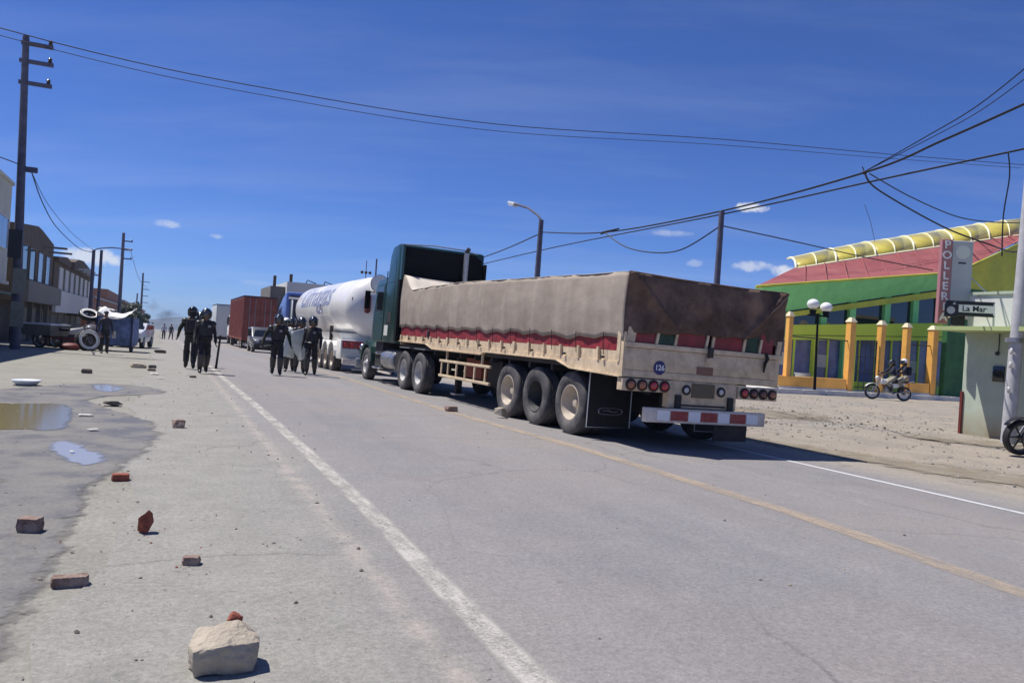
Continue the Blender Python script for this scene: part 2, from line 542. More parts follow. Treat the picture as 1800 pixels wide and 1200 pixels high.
# ------------------------------------------------------------------ ground materials
def surf_mat(name, build):
    m = bpy.data.materials.new(name)
    m.use_nodes = True
    nt = m.node_tree
    N, L = nt.nodes, nt.links
    b = N['Principled BSDF']
    tc = N.new('ShaderNodeTexCoord')

    class H:
        pass
    h = H()
    h.N, h.L, h.b, h.tc = N, L, b, tc
    sp = N.new('ShaderNodeSeparateXYZ')
    L.new(tc.outputs['Object'], sp.inputs[0])
    h.x, h.y = sp.outputs[0], sp.outputs[1]

    def noise_(scale, detail=6, rough=0.6, stretch=None, dist=0.0):
        n = N.new('ShaderNodeTexNoise')
        n.inputs['Scale'].default_value = scale
        n.inputs['Detail'].default_value = detail
        n.inputs['Roughness'].default_value = rough
        n.inputs['Distortion'].default_value = dist
        if stretch:
            mp = N.new('ShaderNodeMapping')
            mp.inputs['Scale'].default_value = stretch
            L.new(tc.outputs['Object'], mp.inputs[0])
            L.new(mp.outputs[0], n.inputs['Vector'])
        else:
            L.new(tc.outputs['Object'], n.inputs['Vector'])
        return n.outputs['Fac']

    def math_(op, a, b_=None, c=None, clamp=False):
        mm = N.new('ShaderNodeMath')
        mm.operation = op
        mm.use_clamp = clamp
        for i, v in enumerate((a, b_, c)):
            if v is None:
                continue
            if isinstance(v, (int, float)):
                mm.inputs[i].default_value = v
            else:
                L.new(v, mm.inputs[i])
        return mm.outputs[0]

    def ramp(fac, p0, c0, p1, c1):
        r = N.new('ShaderNodeValToRGB')
        r.color_ramp.elements[0].position = p0
        r.color_ramp.elements[1].position = p1
        r.color_ramp.elements[0].color = (*c0, 1) if len(c0) == 3 else c0
        r.color_ramp.elements[1].color = (*c1, 1) if len(c1) == 3 else c1
        L.new(fac, r.inputs[0])
        return r.outputs[0]

    def mix(fac, a, b_, mode='MIX'):
        mx = N.new('ShaderNodeMix')
        mx.data_type = 'RGBA'
        mx.blend_type = mode
        for i, v in ((0, fac), (6, a), (7, b_)):
            if isinstance(v, (int, float)):
                mx.inputs[i].default_value = v
            elif isinstance(v, tuple):
                mx.inputs[i].default_value = (*v, 1)
            else:
                L.new(v, mx.inputs[i])
        return mx.outputs[2]

    def bump(height, strength, dist=0.01):
        bn = N.new('ShaderNodeBump')
        bn.inputs['Strength'].default_value = strength
        bn.inputs['Distance'].default_value = dist
        L.new(height, bn.inputs['Height'])
        L.new(bn.outputs[0], b.inputs['Normal'])
    h.noise, h.math, h.ramp, h.mix, h.bump = noise_, math_, ramp, mix, bump
    build(h)
    MATS[name] = m
    return m


def m_ground(h):
    big = h.noise(0.16, 8, 0.6)
    mid = h.noise(1.1, 8, 0.65)
    fine = h.noise(26, 6, 0.7)
    dirt = h.ramp(big, 0.35, (0.29, 0.265, 0.23), 0.65, (0.335, 0.29, 0.235))
    dirt = h.mix(h.ramp(mid, 0.45, (0, 0, 0), 0.72, (0.75, 0.75, 0.75)), dirt, (0.20, 0.185, 0.165))
    left = h.ramp(mid, 0.3, (0.245, 0.238, 0.208), 0.7, (0.315, 0.304, 0.268))
    side = h.math('MULTIPLY_ADD', h.x, 0.2, -0.6, clamp=True)
    c = h.mix(side, left, dirt)
    grit = h.ramp(fine, 0.35, (0.78, 0.78, 0.78), 0.65, (1.16, 1.15, 1.13))
    c = h.mix(1.0, c, grit, 'MULTIPLY')
    h.L.new(c, h.b.inputs['Base Color'])
    h.b.inputs['Roughness'].default_value = 0.95
    h.b.inputs['Specular IOR Level'].default_value = 0.2
    h.bump(h.math('ADD', fine, h.math('MULTIPLY', mid, 0.8)), 0.5, 0.03)


surf_mat('ground_dirt', m_ground)


def m_asphalt(h):
    big = h.noise(0.3, 7, 0.6)
    lane = h.noise(0.5, 5, 0.6, stretch=(1.6, 0.10, 1))
    mid = h.noise(2.5, 7, 0.65)
    fine = h.noise(75, 4, 0.75)
    tar = h.ramp(lane, 0.3, (0.192, 0.188, 0.194), 0.7, (0.262, 0.254, 0.256))
    tar = h.mix(h.ramp(big, 0.40, (0, 0, 0), 0.66, (0.8, 0.8, 0.8)), tar, (0.265, 0.238, 0.222))
    tar = h.mix(h.ramp(mid, 0.5, (0, 0, 0), 0.75, (0.45, 0.45, 0.45)), tar, (0.30, 0.285, 0.28))
    dusty = h.ramp(mid, 0.32, (0.252, 0.246, 0.218), 0.68, (0.318, 0.309, 0.274))
    wob = h.math('MULTIPLY_ADD', h.noise(0.8, 6, 0.65, stretch=(1, 0.25, 1)), 1.7, -0.85)
    xx = h.math('ADD', h.x, wob)
    edge = h.math('MULTIPLY_ADD', xx, -0.75, 1.45, clamp=True)       # 1 on the dusty left strip
    edge_r = h.math('MULTIPLY_ADD', xx, 1.1, -9.6, clamp=True)       # dust on the right edge
    c = h.mix(h.math('MULTIPLY', edge, 0.85), tar, dusty)
    c = h.mix(edge_r, c, (0.31, 0.28, 0.235))
    # faint dust line alongside the white line, tyre-dark wheel tracks
    dl = h.math('SUBTRACT', 1.0, h.math('MULTIPLY', h.math('ABSOLUTE', h.math('SUBTRACT', h.x, 1.22)), 9.0), clamp=True)
    c = h.mix(h.math('MULTIPLY', h.math('MULTIPLY', dl, h.ramp(mid, 0.35, (0, 0, 0), 0.6, (1, 1, 1))), 0.7), c, (0.42, 0.37, 0.32))
    # hairline cracks
    vo = h.N.new('ShaderNodeTexVoronoi')
    vo.feature = 'DISTANCE_TO_EDGE'
    vo.inputs['Scale'].default_value = 0.33
    mp = h.N.new('ShaderNodeMixRGB')
    mp.blend_type = 'ADD'
    mp.inputs[0].default_value = 0.5
    nn = h.N.new('ShaderNodeTexNoise')
    nn.inputs['Scale'].default_value = 1.3
    nn.inputs['Detail'].default_value = 6
    h.L.new(h.tc.outputs['Object'], nn.inputs['Vector'])
    h.L.new(h.tc.outputs['Object'], mp.inputs[1])
    h.L.new(nn.outputs['Color'], mp.inputs[2])
    h.L.new(mp.outputs[0], vo.inputs['Vector'])
    crack = h.math('SUBTRACT', 1.0, h.math('MULTIPLY', vo.outputs['Distance'], 150.0), clamp=True)
    crack = h.math('MULTIPLY', crack, h.ramp(big, 0.42, (0, 0, 0), 0.60, (0.55, 0.55, 0.55)))
    c = h.mix(crack, c, (0.10, 0.095, 0.09))
    grit = h.ramp(h.math('MULTIPLY_ADD', h.noise(28, 3, 0.7), 0.4, h.math('MULTIPLY', fine, 0.6)), 0.34, (0.68, 0.68, 0.68), 0.66, (1.28, 1.27, 1.26))
    c = h.mix(1.0, c, grit, 'MULTIPLY')
    pale = h.math('GREATER_THAN', h.noise(38, 2, 0.5), 0.735)
    c = h.mix(h.math('MULTIPLY', pale, 0.5), c, (0.46, 0.44, 0.42))
    stain = h.ramp(h.noise(0.9, 5, 0.7, dist=0.6), 0.60, (0, 0, 0), 0.76, (0.5, 0.5, 0.5))
    c = h.mix(stain, c, (0.15, 0.145, 0.14))
    spots = h.math('GREATER_THAN', h.noise(9, 2, 0.5), 0.72)
    c = h.mix(h.math('MULTIPLY', spots, 0.35), c, (0.14, 0.13, 0.125))
    h.L.new(c, h.b.inputs['Base Color'])
    h.b.inputs['Roughness'].default_value = 0.85
    h.b.inputs['Specular IOR Level'].default_value = 0.3
    h.bump(h.math('ADD', fine, h.math('MULTIPLY', mid, 0.5)), 0.5, 0.015)


surf_mat('asphalt', m_asphalt)


def m_corner(h):
    sp = h.N.new('ShaderNodeSeparateXYZ')
    h.L.new(h.tc.outputs['Object'], sp.inputs[0])
    n = h.noise(1.8, 7, 0.65)
    base = h.ramp(n, 0.3, (0.38, 0.44, 0.36), 0.7, (0.50, 0.56, 0.45))
    splash = h.math('SUBTRACT', h.math('MULTIPLY_ADD', n, 1.5, 0.05), h.math('MULTIPLY', sp.outputs[2], 1.25), clamp=True)
    c = h.mix(h.math('MULTIPLY', splash, 0.9), base, (0.26, 0.19, 0.11))
    c = h.mix(h.ramp(h.noise(6, 6, 0.7), 0.55, (0, 0, 0), 0.75, (0.5, 0.5, 0.5)), c, (0.34, 0.38, 0.33))
    h.L.new(c, h.b.inputs['Base Color'])
    h.b.inputs['Roughness'].default_value = 0.85
    h.bump(n, 0.2, 0.02)


surf_mat('wall_corner', m_corner)


def paint_mat(name, col, wear_lo, wear_hi, op=1.0):
    def f(h):
        n1 = h.noise(5, 8, 0.75, stretch=(1, 0.35, 1))
        n2 = h.noise(60, 4, 0.7)
        keep = h.ramp(h.math('ADD', h.math('MULTIPLY', n1, 0.65), h.math('MULTIPLY', n2, 0.35)), wear_lo, (op, op, op), wear_hi, (0, 0, 0))
        h.b.inputs['Base Color'].default_value = (*col, 1)
        h.b.inputs['Roughness'].default_value = 0.8
        at = h.N.new('ShaderNodeAttribute')
        at.attribute_name = 'edge'
        e = h.ramp(h.math('ADD', at.outputs['Fac'], h.math('MULTIPLY_ADD', n2, 0.9, -0.45)), 0.2, (0, 0, 0), 0.85, (1, 1, 1))
        h.L.new(h.math('MULTIPLY', keep, e), h.b.inputs['Alpha'])
    surf_mat(name, f)


paint_mat('line_white', (0.52, 0.49, 0.44), 0.44, 0.62, 0.85)
paint_mat('line_white_clean', (0.66, 0.66, 0.66), 0.55, 0.7, 0.8)
paint_mat('line_yellow', (0.46, 0.37, 0.27), 0.44, 0.62, 0.7)


def m_mud(h):
    mid = h.noise(1.6, 7, 0.65)
    fine = h.noise(32, 5, 0.7)
    c = h.ramp(mid, 0.35, (0.135, 0.127, 0.117), 0.65, (0.215, 0.205, 0.19))
    c = h.mix(1.0, c, h.ramp(fine, 0.3, (0.78, 0.78, 0.78), 0.7, (1.2, 1.2, 1.2)), 'MULTIPLY')
    h.L.new(c, h.b.inputs['Base Color'])
    h.L.new(h.ramp(mid, 0.42, (0.45, 0.45, 0.45), 0.6, (0.9, 0.9, 0.9)), h.b.inputs['Roughness'])
    h.b.inputs['Specular IOR Level'].default_value = 0.4
    h.bump(fine, 0.5, 0.012)
    at = h.N.new('ShaderNodeAttribute')
    at.attribute_name = 'edge'
    e = h.math('ADD', at.outputs['Fac'], h.math('MULTIPLY_ADD', h.noise(4.5, 6, 0.7), 0.9, -0.45))
    h.L.new(h.ramp(e, 0.40, (0, 0, 0), 0.62, (0.94, 0.94, 0.94)), h.b.inputs['Alpha'])


surf_mat('mud_wet', m_mud)


def water_mat(name, col, rough=0.03):
    def f(h):
        h.b.inputs['Base Color'].default_value = (*col, 1)
        h.b.inputs['Roughness'].default_value = rough
        h.b.inputs['IOR'].default_value = 1.33
        h.b.inputs['Specular IOR Level'].default_value = 0.6
        h.bump(h.noise(2.5, 2, 0.5), 0.02, 0.02)
        at = h.N.new('ShaderNodeAttribute')
        at.attribute_name = 'edge'
        e = h.math('ADD', at.outputs['Fac'], h.math('MULTIPLY_ADD', h.noise(7, 6, 0.7), 1.0, -0.5))
        h.L.new(h.ramp(e, 0.42, (0, 0, 0), 0.75, (1, 1, 1)), h.b.inputs['Alpha'])
    surf_mat(name, f)


water_mat('water_muddy_reflect', (0.215, 0.18, 0.09), 0.09)  # muddy water, with an olive reflection also put into the base colour
water_mat('water_pale_reflect', (0.31, 0.30, 0.29), 0.12)  # grey base colour stands in for the pale sky's reflection

# ------------------------------------------------------------------ the setting


def frange(a, b, s):
    r = []
    while a < b - 1e-6:
        r.append(round(a, 4))
        a += s
    return r


def make_ground():
    xs = [-1500, -800, -400, -150, -60, -30, -18] + frange(-12, 12, 0.6) + frange(12, 34, 0.22) + frange(34, 60, 1.0) + [70, 100, 160, 300, 700, 1500]
    ys = [-300, -60, -15] + frange(-4, 6, 0.6) + frange(6, 31, 0.22) + frange(31, 60, 1.2) + frange(60, 130, 5) + [150, 200, 300, 500, 800, 1200, 2000, 3100]
    rows = []
    for y in ys:
        rows.append([(x, y, gz(x, min(y, 2000)) + relief(x, y)) for x in xs])
    o = MB().sheet(rows).build('ground', 'ground_dirt', smooth=True)
    o['kind'] = 'structure'


make_ground()


def make_road():
    rnd = random.Random(3)
    ys = [-12, -4] + frange(-2, 40, 0.5) + frange(40, 120, 3) + [130, 160, 220, 300, 500, 900, 1500, 2000]
    rows = []
    for y in ys:
        e0 = -0.35 + 0.35 * noise.noise(Vector((0, y * 0.23, 0))) + 0.12 * noise.noise(Vector((3, y * 1.1, 0)))
        e1 = 10.1 + 0.45 * noise.noise(Vector((9, y * 0.21, 4))) + 0.12 * noise.noise(Vector((3, y * 1.3, 8)))
        xs = [e0, 0.6, 1.6, 3.5, 5.5, 7.5, 9.0, e1]
        rows.append([(x, y, gz(x, y) + 0.006) for x in xs])
    o = MB().sheet(rows).build('road', 'asphalt', smooth=True)
    o['kind'] = 'structure'


make_road()


def line(name, m, xf, w, y0, y1):
    rows = []
    for y in frange(y0, min(y1, 60), 0.5) + ([y1] if y1 <= 60 else frange(60, y1, 5)):
        x = xf(y)
        rows.append([(x + w * k, y, gz(x, y) + 0.0105) for k in (-0.72, -0.36, 0.36, 0.72)])
    o = MB().sheet(rows).build(name, m)
    at = o.data.attributes.new('edge', 'FLOAT', 'POINT')
    for i, v in enumerate(o.data.vertices):
        at.data[i].value = 1.0 if abs(v.co.x - xf(v.co.y)) < w * 0.5 else 0.0
    o['kind'] = 'structure'


def x_white(y):
    return 1.53 + 0.07 * sstep(3, 7, y) - 0.10 * sstep(12, 24, y)


def x_yellow(y):
    return 5.25 + 0.25 * sstep(3, 6, y) - 0.28 * sstep(9, 15, y)


line('white_edge_line', 'line_white', x_white, 0.15, -3, 110)
line('yellow_centre_line', 'line_yellow', x_yellow, 0.20, -1, 110)
line('white_edge_line', 'line_white_clean', lambda y: 8.62, 0.085, 0.5, 40)


def blob(pts, z, n=60, wob=0.06, seed=0):
    """smooth closed outline through points -> filled polygon as a fan of a grid"""
    m = len(pts)
    out = []
    for i in range(n):
        t = i / n * m
        k = int(t)
        f = t - k
        p0, p1, p2, p3 = (Vector(pts[(k + j) % m]) for j in (-1, 0, 1, 2))
        q = 0.5 * ((2 * p1) + (-p0 + p2) * f + (2 * p0 - 5 * p1 + 4 * p2 - p3) * f * f + (-p0 + 3 * p1 - 3 * p2 + p3) * f ** 3)
        w = noise.noise(Vector((q.x * 2.1, q.y * 2.1, seed))) + 0.5 * noise.noise(Vector((q.x * 6, q.y * 6, seed)))
        out.append((q.x + wob * w, q.y + wob * w * 1.5))
    mb = MB()
    mb.add([(x, y, gz(x, y) + z) for x, y in out], [tuple(range(n))])
    return mb


mud_pts = [(-0.62, 2.6), (-0.55, 3.9), (-0.52, 4.6), (-0.52, 5.5), (-0.47, 6.9), (-0.44, 7.7), (-0.16, 9.1), (0.0, 10.6), (-0.10, 11.9),
           (-0.60, 13.5), (-1.05, 14.8), (-0.85, 15.9), (-0.1, 16.6), (0.08, 17.3), (-0.4, 18.6), (-1.3, 18.7), (-2.2, 17.4), (-2.9, 15.6), (-2.9, 12.5),
           (-2.2, 9.8), (-1.35, 8.2), (-1.15, 6.2), (-1.5, 4.4), (-1.9, 2.6)]


def soft_sheet(name, pts, z, m, step, soft, pad=0.5):
    """grid sheet with an 'edge' attribute: 0 outside the outline, 1 well inside"""
    outl = [v[:2] for v in blob(pts, 0, n=110, wob=0.10, seed=2).v]
    n = len(outl)
    segs = [(outl[i], outl[(i + 1) % n]) for i in range(n)]

    def sd(x, y):
        ins, best = False, 1e9
        for (ax, ay), (bx_, by) in segs:
            if (ay > y) != (by > y) and x < (bx_ - ax) * (y - ay) / (by - ay) + ax:
                ins = not ins
            dx, dy = bx_ - ax, by - ay
            t = max(0, min(1, ((x - ax) * dx + (y - ay) * dy) / (dx * dx + dy * dy + 1e-12)))
            d = (x - ax - t * dx) ** 2 + (y - ay - t * dy) ** 2
            best = min(best, d)
        return (1 if ins else -1) * math.sqrt(best)
    xs = frange(min(p[0] for p in outl) - pad, max(p[0] for p in outl) + pad, step)
    ys = frange(min(p[1] for p in outl) - pad, max(p[1] for p in outl) + pad, step * 1.4)
    rows = [[(x, y, gz(x, y) + max(0.0, relief(x, y)) + z) for x in xs] for y in ys]
    vals = {}
    for row in rows:
        for p in row:
            vals[(round(p[0], 4), round(p[1], 4))] = max(0, min(1, 0.5 + sd(p[0], p[1]) / soft * 0.5))
    o = MB().sheet(rows).build(name, m, smooth=True)
    at = o.data.attributes.new('edge', 'FLOAT', 'POINT')
    for i, v in enumerate(o.data.vertices):
        at.data[i].value = vals[(round(v.co.x, 4), round(v.co.y, 4))]
    o['kind'] = 'structure'
    return o


soft_sheet('mud', mud_pts, 0.0085, 'mud_wet', 0.11, 0.22)
for nm, pts, m, seed in [('puddle', [(-2.5, 13.9), (-1.9, 14.1), (-1.40, 14.1), (-1.18, 13.2), (-1.08, 12.0), (-1.07, 11.1), (-1.5, 11.0), (-2.1, 11.2)], 'water_muddy_reflect', 5),
                         ('puddle', [(-1.08, 10.05), (-0.88, 10.05), (-0.66, 9.5), (-0.46, 9.05), (-0.52, 8.5), (-0.72, 8.62), (-0.95, 9.2)], 'water_pale_reflect', 6),
                         ('puddle', [(-1.28, 18.2), (-1.0, 18.45), (-0.72, 17.8), (-0.78, 16.8), (-1.08, 17.1)], 'water_pale_reflect', 7)]:
    soft_sheet(nm, pts, 0.0125, m, 0.05, 0.10, pad=0.2)


def make_hills():
    for nm, y, h, ph, x0 in (('hills', 2500, 34, 0.0, -1350), ('hills', 1750, 17, 4.0, -1200)):
        mb = MB()
        rows = []
        for j in range(9):
            v = j / 8
            row = []
            for i in range(90):
                x = x0 + i * 28
                p = h * (0.75 + 0.8 * noise.noise(Vector((x * 0.0022, ph, 0))) + 0.22 * noise.noise(Vector((x * 0.01, ph, 0))))
                row.append((x, y + v * 500, -22 + max(4, p + 6) * sin(v * pi * 0.5) - 8 * (1 - v)))
            rows.append(row)
        o = mb.sheet(rows).build(nm, 'hill_earth', smooth=True)
        o['kind'] = 'structure'


make_hills()

# ------------------------------------------------------------------ wheels


def wheel(parent, x, y, z, r, w, rim_m, side=-1, dish=0.10, name='wheel', n=32, rim_r=0.56, tread=True):
    """axle along local x; outer side at x + side*w/2"""
    t = MB()
    s = side
    hw = w / 2
    prof = [(r * rim_r, s * hw * 0.75), (r * 0.62, s * hw * 0.97), (r * 0.78, s * hw * 1.04), (r * 0.91, s * hw * 0.98), (r * 0.975, s * hw * 0.86)]
    if tread:
        for g in (0.55, 0.18, -0.18, -0.55):
            prof += [(r, s * hw * (g + 0.14)), (r, s * hw * (g - 0.03)), (r * 0.972, s * hw * (g - 0.04)), (r * 0.972, s * hw * (g - 0.16))]
    else:
        prof += [(r, s * hw * 0.5), (r, -s * hw * 0.5)]
    prof += [(r * 0.975, -s * hw * 0.88), (r * 0.88, -s * hw), (r * rim_r, -s * hw * 0.8)]
    t.lathe(prof, (0, 0, 0), 'x', n, closed=True)
    tyre = t.build(name, 'tyre_rubber', parent, smooth=40, loc=(x, y, z))
    d = MB()
    R = r * rim_r
    prof = [(R * 1.0, -s * hw * 0.8), (R * 0.99, s * hw * 0.72), (R * 1.05, s * hw * 0.86), (R * 0.97, s * hw * 0.9), (R * 0.93, s * hw * 0.72), (R * 0.70, s * (hw - dish)),
            (R * 0.50, s * (hw - dish) - s * 0.01), (R * 0.44, s * (hw - dish) + s * 0.02), (R * 0.26, s * (hw - dish) + s * 0.05), (R * 0.22, s * (hw - dish) + s * 0.09), (1e-4, s * (hw - dish) + s * 0.095)]
    d.lathe(prof, (0, 0, 0), 'x', n)
    d.build('rim', rim_m, tyre, smooth=35)
    return tyre


# ------------------------------------------------------------------ main flatbed truck
TRUCK_O = (6.181, 10.068, 0.0)
TW = 2.95


def make_flatbed_truck():
    T = thing('flatbed_truck', 'green tractor truck with a long cream flatbed trailer under a brown tarpaulin', 'truck', (6.181, 10.068, -0.012), rot=(0, rad(1.0), rad(1.0)))
    # --- trailer chassis
    for x0 in (0.75, 1.95):
        box('chassis_beam', 'chassis_black', T, x0, x0 + 0.16, 0.35, 11.2, 0.80, 1.12)
    box('deck', 'chassis_black', T, 0.06, TW - 0.06, 0.02, 11.35, 1.125, 1.20)
    for i, y in enumerate(frange(0.6, 11.2, 0.9)):
        box('cross_member', 'chassis_black', T, 0.10, TW - 0.10, y, y + 0.08, 1.02, 1.12)
    # lower side fascia with its stepped bottom edge
    prof = [(0.0, 1.06), (1.55, 1.10), (2.05, 1.215), (5.25, 1.225), (5.45, 1.165), (8.55, 1.175), (9.1, 1.285), (11.40, 1.30), (11.40, 1.36), (0.0, 1.27)]
    for x0, x1 in ((-0.02, 0.05), (TW - 0.05, TW + 0.02)):
        MB().prism(prof, 'x', x0, x1).build('side_fascia', 'cream_paint', T)
        flange = [(p[0], p[1]) for p in prof[:8]]
        mb = MB()
        xa, xb = (-0.05, 0.03) if x0 < 1 else (TW - 0.03, TW + 0.05)
        rows = [[(xa, p[0], p[1] - 0.012) for p in flange], [(xb, p[0], p[1] - 0.012) for p in flange],
                [(xb, p[0], p[1] + 0.008) for p in flange], [(xa, p[0], p[1] + 0.008) for p in flange]]
        rows.append(rows[0])
        mb.sheet(rows)
        mb.build('flange', 'cream_paint', T)
    # boards: cream plank, then red plank
    for x0, x1 in ((0.0, 0.03), (TW - 0.03, TW)):
        sg = -1 if x0 < 1 else 1
        for (ya, yb) in ((0.06, 3.8), (3.83, 7.6), (7.63, 11.38)):
            MB().hull8([(x0, ya, 1.265 + 0.0075 * ya), (x1, ya, 1.265 + 0.0075 * ya), (x1, yb, 1.265 + 0.0075 * yb), (x0, yb, 1.265 + 0.0075 * yb)],
                       [(x0, ya, 1.43), (x1, ya, 1.43), (x1, yb, 1.46), (x0, yb, 1.46)]).build('side_plank', 'cream_paint', T)
            MB().hull8([(x0, ya, 1.434), (x1, ya, 1.434), (x1, yb, 1.464), (x0, yb, 1.464)],
                       [(x0, ya, 1.74), (x1, ya, 1.74), (x1, yb, 1.74), (x0, yb, 1.74)]).build('side_plank', 'red_board', T)
        for i, y in enumerate(frange(0.05, 11.4, 0.62)):
            xs = (x0 - 0.045, x0 - 0.001) if sg < 0 else (x1 + 0.001, x1 + 0.045)
            big = i % 6 == 0
            box('stake', 'cream_paint', T, xs[0], xs[1], y, y + (0.09 if big else 0.055), 1.28 + 0.007 * y, 1.72 if i == 0 else 1.475)
        for i, y in enumerate(frange(0.5, 11.2, 1.24)):
            xs = (x0 - 0.07, x0 - 0.021) if sg < 0 else (x1 + 0.021, x1 + 0.07)
            box('tie_hook', 'chassis_black', T, xs[0], xs[1], y, y + 0.05, 1.30 + 0.006 * y, 1.335 + 0.006 * y)
    # --- tarpaulin: left side, top, right side in one skin
    rnd = random.Random(5)

    def top_z(y):
        if y < 7:
            return 2.60 + 0.02 * y
        if y < 10.6:
            return 2.74 - 0.014 * (y - 7)
        return 2.69 + 0.44 * sstep(10.5, 11.45, y)

    def hem(y):
        return 1.575 + 0.045 * abs(sin(y * pi / 0.86)) + 0.05 * noise.noise(Vector((y * 0.9, 0, 0))) + 0.025 * noise.noise(Vector((y * 3.3, 5, 0))) + 0.008 * y
    ys = frange(-0.02, 11.5, 0.06) + [11.5]
    NZ = 14
    for nm, x, sg in (('tarpaulin', -0.035, -1), ('tarpaulin', TW + 0.035, 1)):
        rows = []
        for y in ys:
            row = []
            zt, zb = top_z(y), hem(y)
            for k in range(NZ + 1):
                v = k / NZ
                z = zb + (zt - zb) * v
                bow = 0.012 * math.exp(-(((y + 0.3) % 1.32 - 0.66) / 0.05) ** 2) + 0.035 * sin(v * pi) + 0.014 * noise.noise(Vector((y * 1.6, z * 1.3, sg))) + 0.010 * noise.noise(Vector((y * 6, z * 0.8, 2)))
                lean = 0.05 * v
                row.append((x + sg * (bow - lean * 0.2) + sg * 0.01 * (1 - v) * sin(y * 7.3), y, z))
            rows.append(row)
        MB().sheet(rows).build(nm, 'tarp_grey', T, smooth=True, thick=0.006)
    rows = []
    for y in ys:
        row = []
        for k in range(13):
            u = k / 12
            sag = -0.05 * sin(u * pi) + 0.02 * noise.noise(Vector((u * 4, y * 1.4, 4)))
            row.append((-0.036 + (TW + 0.072) * u, y, top_z(y) + sag + 0.004))
        rows.append(row)
    MB().sheet(rows).build('tarpaulin_top', 'tarp_top_lit', T, smooth=True, thick=0.006)
    # eyelets and dark ties along the hem
    for y in frange(0.5, 11.3, 0.86):
        MB().tube([(-0.075, y, 1.70 + 0.008 * y), (-0.066, y + 0.02, 1.60 + 0.008 * y), (-0.05, y - 0.01, 1.36 + 0.007 * y)], 0.006, 5).build('rope_tie', 'black_rubber', T)
    # rear flap with folded corners
    rows = []
    NX = 64
    for k in range(29):
        v = k / 28
        row = []
        for i in range(NX + 1):
            u = i / NX
            x = -0.05 + (TW + 0.10) * u
            zt = 2.595 - 0.02 * u - 0.02 * sin(u * pi)
            zb = 1.70 + 0.12 * sstep(0.15, 0.45, u) - 0.05 * u + 0.025 * sin(u * 9) - 0.09 * sstep(0.80, 0.98, u) + 0.012 * sin(u * 41)
            z = zb + (zt - zb) * v
            y = -0.055 - 0.05 * sin(v * pi) * sin(u * pi)
            # diagonal tension folds from the upper corners towards the middle of the hem
            for (cx, sgn) in ((0.0, 1), (TW, -1)):
                dd = (x - cx) * sgn
                line_z = 2.60 - dd * 0.98
                y -= 0.085 * math.exp(-((z - line_z) / 0.045) ** 2) * (1 if dd < 1.0 else max(0, 1 - (dd - 1.0) * 2))
                if z < line_z:
                    y += 0.05 * sstep(0, 0.4, line_z - z)
            y -= 0.05 * noise.noise(Vector((x * 2.0, z * 2.4, 9))) + 0.03 * abs(noise.noise(Vector((x * 3.4 + z * 2.2, z * 3.1, 1)))) + 0.012 * noise.noise(Vector((x * 8, z * 7, 1)))
            row.append((x, y, z))
        rows.append(row)
    flap = MB().sheet(rows).build('rear_flap', 'tarp_brown', T, smooth=True, thick=0.008)
    MB().tube([(-0.04, -0.05, 2.60), (TW * 0.3, -0.05, 2.575), (TW * 0.7, -0.05, 2.57), (TW + 0.04, -0.05, 2.585)], 0.016, 6).build('hem_rope', 'tarp_brown', flap)
    MB().tube([(TW + 0.02, -0.10, 2.56), (TW - 0.2, -0.13, 2.36), (TW - 0.62, -0.12, 1.98)], 0.012, 6).build('strap', 'tarp_grey', flap)
    # --- tailgate
    for (z0, z1) in ((1.06, 1.165), (1.169, 1.495)):
        box('tailgate_plank', 'cream_paint', T, 0.0, TW, -0.03, 0.02, z0, z1, bevel=0.006)
    box('tailgate_rail', 'cream_paint', T, -0.02, TW + 0.02, -0.055, 0.02, 1.50, 1.575, bevel=0.008)
    for (a, b, m) in ((0.16, 0.52, 'red_board'), (0.565, 0.86, 'green_board'), (0.905, 1.44, 'red_board'), (1.60, 2.17, 'red_board'), (2.215, 2.50, 'green_board'), (2.545, 2.80, 'red_board')):
        box('rear_board', m, T, a, b, -0.008, 0.012, 1.58, 2.0)
    for x in (0.0, 0.52, 0.86, 1.44, 1.555, 2.17, 2.50, 2.86):
        w = 0.15 if x == 0.0 else 0.045 if x not in (2.86,) else 0.09
        MB().hull8([(x + (0.0 if x else 0), -0.03, 1.577), (x + w, -0.03, 1.577), (x + w, 0.0, 1.577), (x, 0.0, 1.577)],
                   [(x + 0.03, -0.03, 1.80), (x + w + 0.03, -0.03, 1.80), (x + w + 0.03, 0.0, 1.80), (x + 0.03, 0.0, 1.80)]).build('rear_stake', 'cream_paint', T)
    box('latch', 'chassis_black', T, 1.47, 1.56, -0.10, -0.056, 1.44, 1.60, bevel=0.01)
    box('latch_plate', 'cream_paint', T, 1.46, 1.57, -0.06, -0.031, 1.36, 1.43)
    MB().tube([(2.62, -0.07, 1.60), (2.64, -0.09, 1.50), (2.60, -0.08, 1.42), (2.61, -0.06, 1.28)], [0.02, 0.03, 0.03, 0.012], 6).build('strap_end', 'black_rubber', T)
    box('corner_post', 'cream_paint', T, -0.035, 0.0, -0.035, 0.05, 1.06, 1.72)
    # fleet number
    bd = MB().lathe([(0.105, 0.0), (0.105, -0.008), (1e-4, -0.009)], (0, 0, 0), 'y', 28).build('number_badge', 'badge_blue', T, loc=(0.62, -0.033, 1.225))
    t = text_mesh('126', 0.115, 'letter_white', bd, 0.002, bold=0.002)
    t.rotation_euler = (rad(90), 0, 0)
    t.location = (0, -0.012, 0)
    box('reflector', 'lamp_dark', T, 1.31, 1.62, -0.036, -0.031, 1.17, 1.29)
    # --- light boxes
    box('light_box', 'cream_paint', T, -0.02, 0.83, -0.05, 0.10, 0.86, 1.045, bevel=0.008)
    box('light_box', 'cream_paint', T, 2.14, 2.93, -0.05, 0.10, 0.83, 1.03, bevel=0.008)
